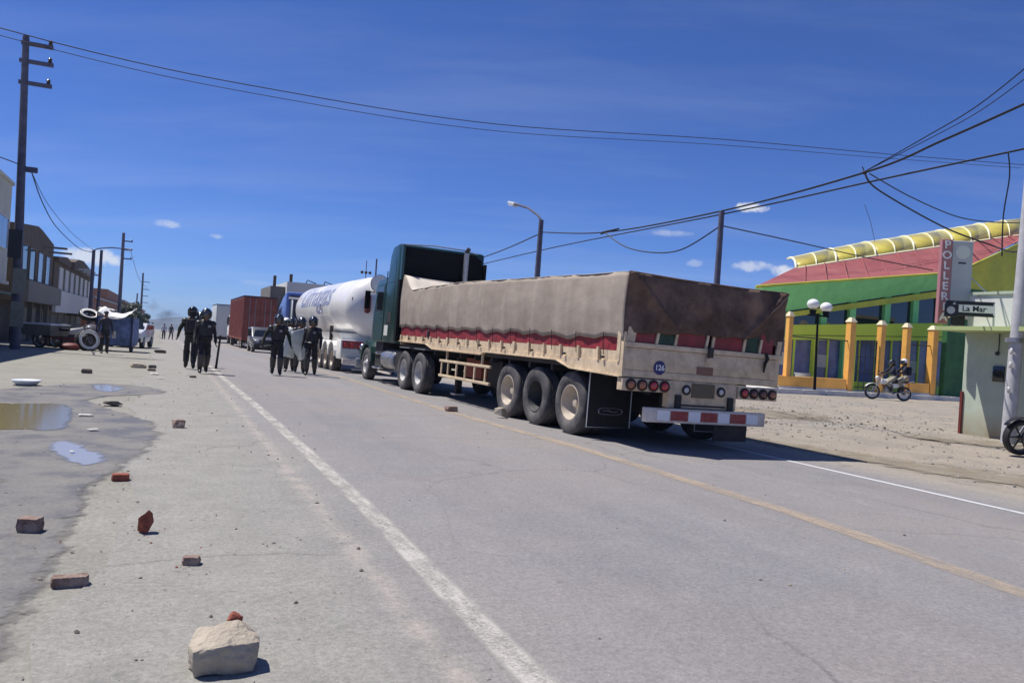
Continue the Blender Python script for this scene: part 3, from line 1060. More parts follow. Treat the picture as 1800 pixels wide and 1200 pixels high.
    box('plate_box', 'cream_paint', T, 0.84, 2.13, -0.02, 0.14, 0.64, 1.055, bevel=0.01)
    box('plate_panel', 'cream_paint', T, 1.05, 1.90, -0.035, -0.021, 0.80, 1.035, bevel=0.004)
    for i, m in enumerate(('lamp_amber', 'lamp_amber', 'lamp_red', 'lamp_red')):
        for x in (0.12 + 0.20 * i,):
            r_ = MB().lathe([(0.088, 0.0), (0.088, -0.022), (0.070, -0.026), (0.066, -0.012), (1e-4, -0.012)], (0, 0, 0), 'y', 24).build('tail_light', 'chassis_black', T, smooth=30, loc=(x, -0.052, 0.952))
            MB().lathe([(0.066, -0.013), (0.056, -0.034), (0.03, -0.042), (1e-4, -0.044)], (0, 0, 0), 'y', 20).build('lens', m, r_, smooth=True)
    for i, m in enumerate(('lamp_red', 'lamp_dark', 'lamp_dark', 'lamp_amber')):
        r_ = MB().lathe([(0.085, 0.0), (0.085, -0.022), (0.068, -0.026), (0.064, -0.012), (1e-4, -0.012)], (0, 0, 0), 'y', 24).build('tail_light', 'chassis_black', T, smooth=30, loc=(2.25 + 0.19 * i, -0.052, 0.93))
        MB().lathe([(0.064, -0.013), (0.054, -0.034), (0.03, -0.042), (1e-4, -0.044)], (0, 0, 0), 'y', 20).build('lens', m, r_, smooth=True)
    for x in (1.135, 1.80):
        r_ = MB().lathe([(0.078, 0.0), (0.078, -0.022), (0.050, -0.026), (0.048, -0.012), (1e-4, -0.012)], (0, 0, 0), 'y', 24).build('reverse_light', 'chassis_black', T, smooth=30, loc=(x, -0.037, 0.92))
        MB().lathe([(0.048, -0.013), (0.04, -0.026), (1e-4, -0.03)], (0, 0, 0), 'y', 20).build('lens', 'lamp_clear', r_, smooth=True)
    box('licence_plate', 'glass_dark', T, 1.24, 1.68, -0.042, -0.036, 0.81, 1.03)
    box('plate_slot', 'chassis_black', T, 1.03, 1.92, -0.026, -0.021, 0.675, 0.70)
    # --- bumper
    bp = box('bumper', 'stripe_white', T, 0.35, 2.62, -0.16, -0.06, 0.42, 0.635, bevel=0.012)
    for x in (0.80, 1.355, 1.91):
        box('red_stripe', 'stripe_red', bp, x, x + 0.32, -0.1635, -0.160, 0.455, 0.60)
    for x in (0.56, 1.13, 1.69, 2.25):
        box('white_stripe', 'letter_white', bp, x, x + 0.22, -0.1630, -0.160, 0.455, 0.60)
    for x in (0.95, 1.95):
        box('bumper_bracket', 'chassis_black', T, x, x + 0.1, -0.06, 0.36, 0.45, 0.84)
    box('rear_skirt', 'chassis_black', T, 1.72, 2.36, -0.05, -0.02, 0.16, 0.415)
    # --- mud flaps
    for x0 in (0.02, 2.12):
        fl = box('mud_flap', 'black_rubber', T, x0, x0 + 0.80, 0.96, 0.975, 0.20, 1.13)
        MB().tube([(x0, 0.955, 1.13), (x0, 0.955, 0.20), (x0 + 0.80, 0.955, 0.20), (x0 + 0.80, 0.955, 1.13)], 0.011, 6).build('flap_frame', 'sign_face', fl)
        ov = []
        for i in range(29):
            a = 2 * pi * i / 28
            ov.append((x0 + 0.42 + 0.22 * math.copysign(abs(cos(a)) ** 0.6, cos(a)), 0.952, 0.46 + 0.052 * math.copysign(abs(sin(a)) ** 0.6, sin(a))))
        MB().tube(ov, 0.009, 5, cap=False).build('emblem_ring', 'steel_grey', fl)
        MB().tube([(x0 + 0.28, 0.952, 0.46), (x0 + 0.36, 0.952, 0.475), (x0 + 0.46, 0.952, 0.45), (x0 + 0.56, 0.952, 0.462)], 0.012, 5).build('emblem_mark', 'steel_grey', fl)
    # --- wheels
    for i, (y, rm, dish) in enumerate(((1.62, 'rim_cream', 0.20), (2.92, 'rim_dark', 0.26), (4.14, 'rim_cream', 0.20))):
        wheel(T, 0.19, y, 0.525, 0.525, 0.30, rm, -1, dish)
        wheel(T, 0.53, y, 0.525, 0.52, 0.28, 'rim_dark', -1, 0.1, n=20)
        wheel(T, TW - 0.19, y, 0.525, 0.525, 0.30, rm, 1, dish, n=20)
        MB().tube([(0.3, y, 0.525), (TW - 0.3, y, 0.525)], 0.075, 10).build('axle', 'chassis_black', T)
    box('suspension', 'chassis_black', T, 0.72, 0.92, 1.1, 4.7, 0.62, 0.80)
    box('suspension', 'chassis_black', T, TW - 0.92, TW - 0.72, 1.1, 4.7, 0.62, 0.80)
    # --- ladder guard between axles
    for z in (0.57, 0.92):
        box('guard_rail', 'cream_paint', T, 0.02, 0.07, 5.02, 8.1, z - 0.03, z + 0.03, bevel=0.006)
    for y in (5.25, 5.85, 6.40, 6.95, 7.50, 7.95):
        box('guard_bar', 'cream_paint', T, 0.03, 0.06, y, y + 0.05, 0.602, 0.888)
    for y in (5.45, 7.62):
        box('guard_hanger', 'cream_paint', T, 0.025, 0.065, y, y + 0.06, 0.952, 1.20)
    box('tool_crate', 'brick_red', T, 0.25, 0.70, 6.0, 6.9, 0.62, 1.05)
    box('spare_tank', 'chassis_black', T, 0.25, 0.75, 4.9, 5.6, 0.60, 1.05)
    box('shade_box_mid', 'chassis_black', T, 0.95, 1.90, 5.0, 8.0, 0.42, 1.0)  # added black box, keeps daylight from showing through under the trailer
    box('shade_box_axles', 'chassis_black', T, 0.95, 1.90, 1.3, 4.6, 0.45, 0.79)  # another added box, darkens the see-through gap between the wheels
    for x in (0.55, 2.2):
        box('landing_leg', 'chassis_black', T, x, x + 0.14, 8.2, 8.34, 0.14, 1.10)
        box('landing_foot', 'stripe_white', T, x - 0.06, x + 0.20, 8.12, 8.42, 0.10, 0.14)
    MB().tube([(0.12, 9.05, 1.28), (0.0, 9.0, 1.5), (0.0, 8.95, 1.62)], 0.05, 8).build('canvas_bundle', 'cloth_dark', T)
    # --- headboard
    box('headboard', 'cream_paint', T, 0.02, TW - 0.02, 11.40, 11.46, 1.2, 3.08)
    # ================= tractor
    for x in (0.45, 1.75):
        box('frame_rail', 'chassis_black', T, x, x + 0.12, 8.7, 15.3, 0.62, 0.90)
    for y in (9.48, 10.80):
        wheel(T, 0.10, y, 0.525, 0.525, 0.30, 'rim_steel', -1, 0.23)
        wheel(T, 2.30, y, 0.525, 0.525, 0.30, 'rim_steel', 1, 0.15, n=20)
        MB().tube([(0.2, y, 0.525), (2.2, y, 0.525)], 0.08, 10).build('axle', 'chassis_black', T)
        MB().prism([(y - 0.45, 1.12), (y + 0.45, 1.12), (y + 0.45, 1.15), (y - 0.45, 1.15)], 'x', -0.05, 0.25).build('mudguard', 'steel_grey', T)
    wheel(T, 0.06, 14.75, 0.50, 0.50, 0.28, 'rim_steel', -1, 0.05)
    wheel(T, 2.26, 14.75, 0.50, 0.50, 0.28, 'rim_steel', 1, 0.05, n=20)
    # sleeper and cab: profile in (y, z)
    XL, XR = -0.12, 2.42
    side = [(11.65, 1.22), (14.15, 1.22), (14.18, 2.12), (13.98, 2.90), (13.82, 3.07), (12.78, 3.14), (12.62, 3.78), (12.42, 3.99), (11.85, 4.04), (11.65, 4.0)]
    mb = MB().prism(side, 'x', XL, XR)
    mb.build('cab', 'truck_green', T, bevel=0.07, smooth=35)
    # dark recessed back of the sleeper
    MB().prism([(XL + 0.10, 1.30), (XR - 0.10, 1.30), (XR - 0.10, 3.80), (XR - 0.30, 3.93), (XL + 0.12, 3.93), (XL + 0.10, 3.85)], 'y', 11.615, 11.648).build('sleeper_back', 'truck_black', T)
    MB().prism([(XL + 0.02, 3.0), (XL + 0.09, 3.0), (XL + 0.09, 3.99), (XL + 0.02, 3.97)], 'y', 11.50, 11.66).build('side_extender', 'truck_green', T)
    box('side_extender', 'truck_black', T, XL - 0.01, XL + 0.06, 11.47, 11.64, 1.3, 3.0)
    box('side_extender', 'truck_black', T, XR - 0.06, XR + 0.01, 11.47, 11.64, 1.3, 3.7)
    MB().tube([(XL + 0.03, 11.6, 3.99), (0.8, 11.6, 4.06), (1.7, 11.6, 4.05), (2.15, 11.6, 3.98)], 0.018, 6).build('roof_edge_trim', 'steel_grey', T)
    for z in (1.75, 2.35, 2.95):
        box('panel_seam', 'chassis_black', T, XL - 0.004, XL + 0.02, 11.72, 12.86, z, z + 0.012)
    for y in (11.95, 12.84):
        box('panel_seam', 'chassis_black', T, XL - 0.005, XL + 0.02, y, y + 0.012, 1.3, 3.6 if y < 12.5 else 3.3)
    box('vent_grille', 'chassis_black', T, XL - 0.012, XL + 0.01, 12.1, 12.5, 1.8, 2.1)
    for i, x in enumerate((0.55, 0.72, 0.9)):
        MB().tube([(x, 11.6, 1.9), (x + 0.1, 11.54, 1.55), (x + 0.2, 11.44, 1.3), (x + 0.1, 11.42, 1.15)], 0.02, 6).build('air_hose', 'stripe_red' if i == 1 else 'black_rubber', T, smooth=40)
    # exhaust stack with heat shield
    ex = MB().tube([(1.76, 11.42, 1.2), (1.76, 11.42, 3.95)], 0.075, 14).build('exhaust_stack', 'steel_grey', T, smooth=40)
    MB().tube([(1.76, 11.42, 3.95), (1.77, 11.42, 4.02), (1.80, 11.36, 4.08)], 0.06, 12).build('stack_tip', 'chassis_black', ex, smooth=40)
    # door, window, mirror
    dr = MB().prism([(12.9, 1.26), (13.95, 1.26), (13.95, 2.1), (13.8, 2.65), (13.7, 2.92), (12.9, 2.95)], 'x', XL - 0.012, XL - 0.001).build('door', 'truck_green', T)
    MB().prism([(13.0, 2.15), (13.88, 2.15), (13.74, 2.62), (13.64, 2.85), (13.0, 2.88)], 'x', XL - 0.018, XL - 0.013).build('window', 'glass_dark', dr)
    box('handle', 'chrome', dr, XL - 0.035, XL - 0.013, 13.02, 13.16, 1.95, 1.98)
    box('sticker', 'paper_white', T, XL - 0.008, XL - 0.002, 12.35, 12.72, 1.42, 1.72)
    mr = box('mirror', 'truck_black', T, XL - 0.30, XL - 0.14, 14.05, 14.13, 2.2, 2.75, bevel=0.02)
    MB().tube([(XL, 14.1, 2.72), (XL - 0.2, 14.1, 2.72)], 0.015, 6).build('bracket', 'truck_black', mr)
    MB().prism([(XL + 0.12, 2.2), (XR - 0.12, 2.2), (XR - 0.18, 2.95), (XL + 0.18, 2.95)], 'y', 14.0, 14.06).build('windscreen', 'glass_dark', T)
    # hood
    MB().hull8([(0.25, 14.1, 0.65), (2.05, 14.1, 0.65), (1.85, 15.85, 0.6), (0.45, 15.85, 0.6)],
               [(0.10, 14.1, 1.98), (2.20, 14.1, 1.98), (1.95, 15.85, 1.28), (0.35, 15.85, 1.28)]).build('hood', 'truck_green', T, bevel=0.10, smooth=40)
    # fender
    fp = []
    for i in range(9):
        a = pi * i / 8
        fp.append((14.75 + 0.72 * cos(a), 0.62 + 0.62 * sin(a)))
    fp2 = [(14.75 + 0.60 * cos(pi * i / 8), 0.60 + 0.52 * sin(pi * i / 8)) for i in range(8, -1, -1)]
    for x0, x1 in ((XL + 0.03, 0.40), (1.90, XR - 0.03)):
        MB().prism(fp + fp2, 'x', x0, x1).build('fender', 'truck_green', T)
    for x in (0.02, 2.28):
        h_ = MB().ball((0, 0, 0), 0.13, 14, 8, (1, 0.8, 0.9)).build('headlamp', 'chrome', T, smooth=True, loc=(x, 15.52, 1.0))
    box('bumper', 'steel_grey', T, XL, XR, 15.75, 15.95, 0.32, 0.62, bevel=0.04)
    box('grille', 'chrome', T, 0.55, 1.75, 15.86, 15.90, 0.66, 1.24)
    # fuel tank, steps
    ft = MB().lathe([(1e-4, 11.75), (0.26, 11.76), (0.30, 11.80), (0.30, 12.95), (0.26, 12.99), (1e-4, 13.0)], (0.20, 0, 0.74), 'y', 20)
    ft.build('fuel_tank', 'steel_grey', T, smooth=40)
    for y in (12.0, 12.75):
        MB().lathe([(0.306, y), (0.306, y + 0.05)], (0.20, 0, 0.74), 'y', 20, closed=False).build('tank_strap', 'chrome', T, smooth=40)
    box('step', 'chrome', T, -0.10, 0.35, 13.15, 13.85, 0.42, 0.48, bevel=0.01)
    box('step', 'chrome', T, -0.06, 0.35, 13.15, 13.85, 0.85, 0.91, bevel=0.01)
    box('step_box', 'chassis_black', T, 0.0, 0.5, 13.1, 13.9, 0.49, 1.22)
    box('side_skirt_trim', 'stripe_white', T, -0.11, -0.06, 11.8, 13.1, 0.33, 0.38)
    box('battery_box', 'chassis_black', T, 0.0, 0.5, 11.2, 11.7, 0.5, 1.0)
    box('fifth_wheel', 'chassis_black', T, 0.6, 1.8, 9.6, 10.7, 0.9, 1.12)
    return T


make_flatbed_truck()

# ------------------------------------------------------------------ gas tanker truck


def make_tanker():
    Y0 = 28.6
    T = thing('tanker_truck', 'white rounded gas tanker trailer pulled by a blue tractor, ahead of the flatbed', 'truck', (5.85, Y0, gz(6, 34)), rotz=rad(0.6))
    R = 1.13
    cx, cz = 1.30, 2.52
    L = 12.6
    prof = []
    for i in range(9):
        a = pi / 2 * i / 8
        prof.append((max(1e-4, R * sin(a)), 0.75 - 0.75 * cos(a)))
    prof += [(R, 3.4), (R * 1.006, 3.41), (R * 1.006, 3.46), (R, 3.47), (R, 8.0), (R * 1.004, 8.01), (R * 1.004, 8.05), (R, 8.06)]
    for i in range(9):
        a = pi / 2 * i / 8
        prof.append((max(1e-4, R * cos(a)), L - 0.75 + 0.75 * sin(a)))
    MB().lathe(prof, (cx, 0.0, cz), 'y', 48).build('tank', 'tank_white', T, smooth=True)
    # writing wrapped on the left flank
    def wrap(o, y_mid, ang_mid):
        me = o.data
        bm = bmesh.new()
        bm.from_mesh(me)
        bmesh.ops.triangulate(bm, faces=bm.faces)
        for _ in range(2):
            bmesh.ops.subdivide_edges(bm, edges=[e for e in bm.edges if e.calc_length() > 0.12], cuts=1)
        bmesh.ops.triangulate(bm, faces=bm.faces)
        for v in bm.verts:
            a = ang_mid - v.co.y / R      # angle from the vertical, on the left side
            rr = R + 0.006 + v.co.z
            y = y_mid - v.co.x
            v.co = Vector((cx - rr * sin(a), y, cz + rr * cos(a)))
        bm.to_mesh(me)
        bm.free()
    t = text_mesh('Limagas', 1.55, 'letter_blue', T, 0.001, shear=0.12, fit=6.9, bold=0.02)
    wrap(t, 7.0, rad(63))
    ring = []
    for i in range(25):
        a = 2 * pi * i / 24
        th = rad(92) - 0.20 * sin(a) / R
        ring.append((cx - (R + 0.01) * sin(th), 5.2 + 0.20 * cos(a), cz + (R + 0.01) * cos(th)))
    MB().tube(ring, 0.02, 5, cap=False).build('number_ring', 'letter_blue', T)
    # gauge, hatch, valve cabinet
    MB().lathe([(0.30, 0.0), (0.30, -0.05), (0.27, -0.06), (1e-4, -0.06)], (0, 0, 0), 'y', 24).build('gauge', 'white_paint', T, smooth=30, loc=(cx - 0.05, 0.05, cz + 0.85))
    MB().lathe([(0.31, 0.0), (0.31, -0.045), (0.34, -0.045), (0.34, 0.0)], (0, 0, 0), 'y', 24, closed=True).build('gauge_rim', 'steel_grey', T, smooth=30, loc=(cx - 0.05, 0.05, cz + 0.85))
    hp = []
    for i in range(16):
        a = 2 * pi * i / 16
        hp.append((cx - 0.45 + 0.10 * cos(a), cz + 0.10 + (0.36 if sin(a) > 0 else -0.36) * 0.6 + 0.14 * sin(a)))
    MB().prism(hp, 'y', -0.09, 0.16).build('manhole', 'door_red', T)
    box('placard', 'letter_dark', T, cx - 0.17, cx - 0.02, -0.05, 0.04, cz + 0.16, cz + 0.36)
    box('placard', 'letter_dark', T, cx - 0.17, cx - 0.02, -0.05, 0.04, cz - 0.14, cz + 0.02)
    box('warning_plate', 'stripe_red', T, cx - 0.95, cx - 0.80, 0.36, 0.42, cz - 0.1, cz + 0.3)
    MB().tube([(cx, 0.9, cz + R), (cx, 0.9, cz + R + 0.7)], 0.03, 8).build('vent_pipe', 'pole_dark', T)
    MB().tube([(cx - 0.35, 1.0, cz + R - 0.05), (cx - 0.35, 1.0, cz + R + 0.6)], 0.015, 6).build('aerial', 'pole_dark', T)
    for dx in (-0.5, -0.35, -0.2):
        MB().ball((cx + dx, 1.0, cz + R + 0.16), 0.06, 8, 6).build('beacon', 'chassis_black', T, smooth=True)
    MB().ball((cx + 0.55, 0.5, cz + R - 0.05), 0.15, 10, 8).build('red_beacon', 'lamp_red', T, smooth=True)
    # saddle, chassis, wheels
    MB().prism([(0.3, 0.0), (2.3, 0.0), (2.5, 0.35), (0.1, 0.35)], 'y', 1.0, 4.8).build('saddle', 'white_paint', T, loc=(0, 0, 1.15))
    for x in (0.7, 1.8):
        box('chassis_beam', 'chassis_black', T, x, x + 0.15, 0.3, 12.4, 0.8, 1.15)
    for y in (1.95, 3.15, 4.35):
        wheel(T, 0.22, y, 0.52, 0.52, 0.34, 'rim_cream', -1, 0.24, n=24)
        wheel(T, 2.38, y, 0.52, 0.52, 0.34, 'rim_cream', 1, 0.12, n=16)
        pts = [(y + 0.58 * cos(pi * i / 8), 0.62 + 0.52 * sin(pi * i / 8)) for i in range(9)] + [(y + 0.62 * cos(pi * i / 8), 0.62 + 0.56 * sin(pi * i / 8)) for i in range(8, -1, -1)]
        MB().prism(pts, 'x', 0.02, 0.42).build('mudguard', 'white_paint', T)
    box('rear_cabinet', 'white_paint', T, 0.05, 2.5, 0.35, 1.1, 0.55, 1.25, bevel=0.02)
    lb = box('light_panel', 'stripe_red', T, 0.10, 1.0, 0.32, 0.352, 0.95, 1.22)
    for x in (0.2, 0.45, 0.72):
        MB().lathe([(0.08, 0.0), (0.07, -0.03), (1e-4, -0.04)], (0, 0, 0), 'y', 14).build('tail_light', 'lamp_red', lb, smooth=True, loc=(x, 0.318, 1.08))
    box('rear_panel', 'box_grey', T, 0.12, 0.95, 0.30, 0.345, 0.6, 0.92)
    bp = box('bumper', 'stripe_white', T, 0.1, 2.5, 0.12, 0.28, 0.38, 0.58, bevel=0.01)
    box('red_stripe', 'stripe_red', bp, 0.9, 1.3, 0.116, 0.119, 0.42, 0.54)
    box('underrun_bar', 'stripe_white', T, 0.5, 2.3, 0.3, 0.36, 0.16, 0.22)
    MB().tube([(0.12, 2.55, 1.2), (0.12, 2.5, 1.75)], 0.07, 8).build('valve_pipe', 'chassis_black', T)
    # ---- blue tractor
    yb = 13.6
    sidep = [(yb, 1.0), (yb + 4.2, 1.0), (yb + 4.3, 1.75), (yb + 3.0, 1.95), (yb + 2.6, 2.65), (yb + 1.2, 3.2), (yb + 0.2, 3.42), (yb, 3.40)]
    MB().prism(sidep, 'x', -0.05, 2.35).build('cab', 'truck_blue', T, bevel=0.08, smooth=35)
    box('sleeper_back', 'blue_shade_navy', T, 0.12, 2.2, yb - 0.04, yb + 0.02, 1.5, 3.25)  # dark panel: the shade on the cab's rear is put into its colour
    box('rear_band', 'white_paint', T, 0.05, 2.2, yb - 0.06, yb - 0.041, 3.05, 3.15)
    for x in (0.2, 1.95):
        MB().tube([(x, yb - 0.18, 1.1), (x, yb - 0.18, 3.0)], 0.09, 10).build('exhaust_stack', 'chrome', T, smooth=40)
    dr = MB().prism([(yb + 1.5, 1.05), (yb + 2.85, 1.05), (yb + 2.7, 2.1), (yb + 2.4, 2.6), (yb + 1.5, 2.7)], 'x', -0.062, -0.052).build('door', 'truck_blue', T)
    MB().prism([(yb + 1.6, 1.95), (yb + 2.65, 1.95), (yb + 2.35, 2.5), (yb + 1.6, 2.58)], 'x', -0.068, -0.063).build('window', 'glass_dark', dr)
    for y in (yb - 1.2, yb + 0.1, yb + 3.7):
        wheel(T, 0.18, y, 0.5, 0.5, 0.3, 'rim_steel', -1, 0.12, n=20)
        wheel(T, 2.2, y, 0.5, 0.5, 0.3, 'rim_steel', 1, 0.12, n=16)
    for x in (0.5, 1.7):
        box('frame_rail', 'chassis_black', T, x, x + 0.12, yb - 1.8, yb + 4.2, 0.6, 0.95)
    return T


make_tanker()


def make_container_truck():
    Y0 = 68.5
    T = thing('container_truck', 'truck trailer with a tall rust red container box', 'truck', (5.85, Y0, gz(6, 75)))
    MB().box(0, 2.6, 0, 14.5, 0.75, 4.35).build('container', 'container_red', T, bevel=0.03)
    for y in frange(0.3, 14.4, 0.55):
        box('corrugation', 'container_red', T, -0.035, -0.001, y, y + 0.22, 0.95, 4.2)
    for y in (0.0, 14.38):
        for x in (-0.02, 2.50):
            box('corner_post', 'container_red', T, x, x + 0.12, y - 0.02, y + 0.14, 0.74, 4.36)
    box('top_rail', 'letter_dark', T, -0.03, 2.63, -0.03, 14.5, 4.355, 4.42)
    for x in (0.12, 1.33):
        d = box('door_leaf', 'container_red', T, x, x + 1.15, -0.035, -0.001, 0.9, 4.25)
        for xx in (x + 0.35, x + 0.8):
            MB().tube([(xx, -0.06, 0.95), (xx, -0.06, 4.2)], 0.025, 6).build('lock_bar', 'steel_grey', d)
    for x in (0.6, 1.85):
        box('chassis_beam', 'chassis_black', T, x, x + 0.15, 0.1, 14.4, 0.45, 0.745)
    for y in (1.3, 2.6, 12.0):
        wheel(T, 0.18, y, 0.5, 0.5, 0.32, 'rim_cream', -1, 0.08, n=20)
        wheel(T, 2.42, y, 0.5, 0.5, 0.32, 'rim_cream', 1, 0.08, n=14)
    box('bumper', 'stripe_white', T, 0.1, 2.5, -0.05, 0.05, 0.35, 0.5)
    # tractor ahead
    MB().prism([(14.8, 0.8), (18.6, 0.8), (18.6, 1.7), (17.4, 1.9), (17.0, 2.9), (14.8, 3.3)], 'x', 0.1, 2.4).build('cab', 'white_paint', T, bevel=0.06, smooth=35)
    MB().prism([(16.0, 1.9), (17.2, 1.9), (16.9, 2.7), (16.0, 2.75)], 'x', 0.08, 0.095).build('window', 'glass_dark', T)
    wheel(T, 0.25, 17.8, 0.5, 0.5, 0.3, 'rim_steel', -1, 0.08, n=16)
    wheel(T, 2.25, 17.8, 0.5, 0.5, 0.3, 'rim_steel', 1, 0.08, n=16)


make_container_truck()


def make_box_truck():
    Y0 = 96
    T = thing('box_truck', 'pale grey box truck far ahead, beyond the rust red container', 'truck', (5.3, Y0, gz(5, 98)))
    box('cargo_box', 'box_grey', T, 0, 2.6, 0, 9.5, 0.75, 4.35, bevel=0.03)
    box('roof_edge', 'letter_dark', T, -0.02, 2.62, -0.03, 9.5, 4.352, 4.42)
    for x in (0.1, 1.32):
        box('rear_door', 'box_grey', T, x, x + 1.18, -0.05, -0.002, 0.85, 4.2)
    box('placard', 'letter_dark', T, 1.2, 1.6, -0.075, -0.052, 2.2, 3.0)
    box('chassis', 'chassis_black', T, 0.5, 2.1, 0.2, 11.5, 0.4, 0.74)
    for y in (1.5, 2.7, 10.8):
        wheel(T, 0.2, y, 0.5, 0.5, 0.3, 'rim_steel', -1, 0.08, n=16)
        wheel(T, 2.4, y, 0.5, 0.5, 0.3, 'rim_steel', 1, 0.08, n=16)
    MB().prism([(9.6, 0.75), (11.9, 0.75), (11.9, 1.8), (11.5, 2.8), (9.6, 2.9)], 'x', 0.1, 2.5).build('cab', 'white_paint', T, bevel=0.05, smooth=35)


make_box_truck()


def make_car(name, label, loc, rotz, m, suv=True, cat='car'):
    """car facing local -y; about 4.4 m long"""
    T = thing(name, label, cat, loc, rotz)
    h = 1.72 if suv else 1.45
    side = [(-2.15, 0.35), (2.1, 0.35), (2.15, 0.95), (2.05, 1.05), (1.95, h - 0.05), (0.2 - 0.6, h), (-0.95, 1.08), (-2.05, 0.95), (-2.18, 0.7)]
    MB().prism(side, 'x', -0.88, 0.88).build('body', m, T, bevel=0.08, smooth=35)
    MB().prism([(-0.78, 0), (0.78, 0), (0.66, 0.56), (-0.66, 0.56)], 'y', -0.012, 0.012).build('windscreen', 'glass_dark', T, smooth=False).matrix_local = Matrix.Translation((0, -0.98, 1.10)) @ Matrix.Rotation(rad(-42), 4, 'X')
    for s in (-1, 1):
        MB().prism([(-0.75, 1.08), (1.8, 1.08), (1.75, h - 0.14), (-0.35, h - 0.12)], 'x', s * 0.885 - 0.006, s * 0.885 + 0.006).build('side_window', 'glass_dark', T)
        MB().ball((s * 0.66, -2.12, 0.80), 0.16, 12, 8, (1.1, 0.4, 0.7)).build('headlight', 'lamp_clear', T, smooth=True)
        for y in (-1.35, 1.3):
            wheel(T, s * 0.80, y, 0.34, 0.34, 0.22, 'rim_steel', s, 0.04, n=18, rim_r=0.62, tread=False)
    box('grille', 'chassis_black', T, -0.45, 0.45, -2.22, -2.16, 0.62, 0.88)
    box('bumper', 'chassis_black', T, -0.86, 0.86, -2.26, -2.14, 0.36, 0.58, bevel=0.03)
    box('number_plate', 'paper_white', T, -0.2, 0.2, -2.275, -2.262, 0.42, 0.53)
    return T


make_car('parked_car', 'dark grey off-road car facing us beside the rust red container', (6.35, 57.5, gz(6, 57)), 0, 'car_grey')
make_car('parked_car', 'small white car parked just behind the blue cargo cart', (-1.7, 51.5, gz(-1, 51)), rad(-8), 'car_white', False)
make_car('parked_car', 'white car standing far up the street near the dark tree', (-3.4, 84, gz(-3, 84)), rad(10), 'car_white', False)

# ------------------------------------------------------------------ people


def skin_body(joints, edges, root, mats, mat_of):
    """joints: name -> (co, rx, ry); grow one continuous skin, return mesh"""
    names = list(joints)
    idx = {n: i for i, n in enumerate(names)}
    me = bpy.data.meshes.new('skel')
    me.from_pydata([joints[n][0] for n in names], [(idx[a], idx[b]) for a, b in edges], [])
    o = bpy.data.objects.new('skel', me)
    COL.objects.link(o)
    md = o.modifiers.new('skin', 'SKIN')
    md.use_smooth_shade = True
    sv = me.skin_vertices[0].data
    for n in names:
        sv[idx[n]].radius = (joints[n][1], joints[n][2])
        sv[idx[n]].use_root = (n == root)
    ms = o.modifiers.new('sub', 'SUBSURF')
    ms.levels = 1
    ms.render_levels = 1
    dg = bpy.context.evaluated_depsgraph_get()
    out = bpy.data.meshes.new_from_object(o.evaluated_get(dg))
    bpy.data.objects.remove(o)
    out.materials.clear()
    for m in mats:
        out.materials.append(MATS[m])
    js = [(n, Vector(joints[n][0])) for n in names]
    for v in out.vertices:      # cloth creases
        if v.co.z < 1.48:
            v.co += v.normal * 0.016 * (noise.noise(Vector((v.co.x * 9, v.co.y * 9, v.co.z * 15))) - 0.1)
    kd = kdtree.KDTree(len(js))
    for i, (n, p) in enumerate(js):
        kd.insert(p, i)
    kd.balance()
    for p in out.polygons:
        p.use_smooth = True
        p.material_index = mat_of(js[kd.find(p.center)[1]][0])
    return out


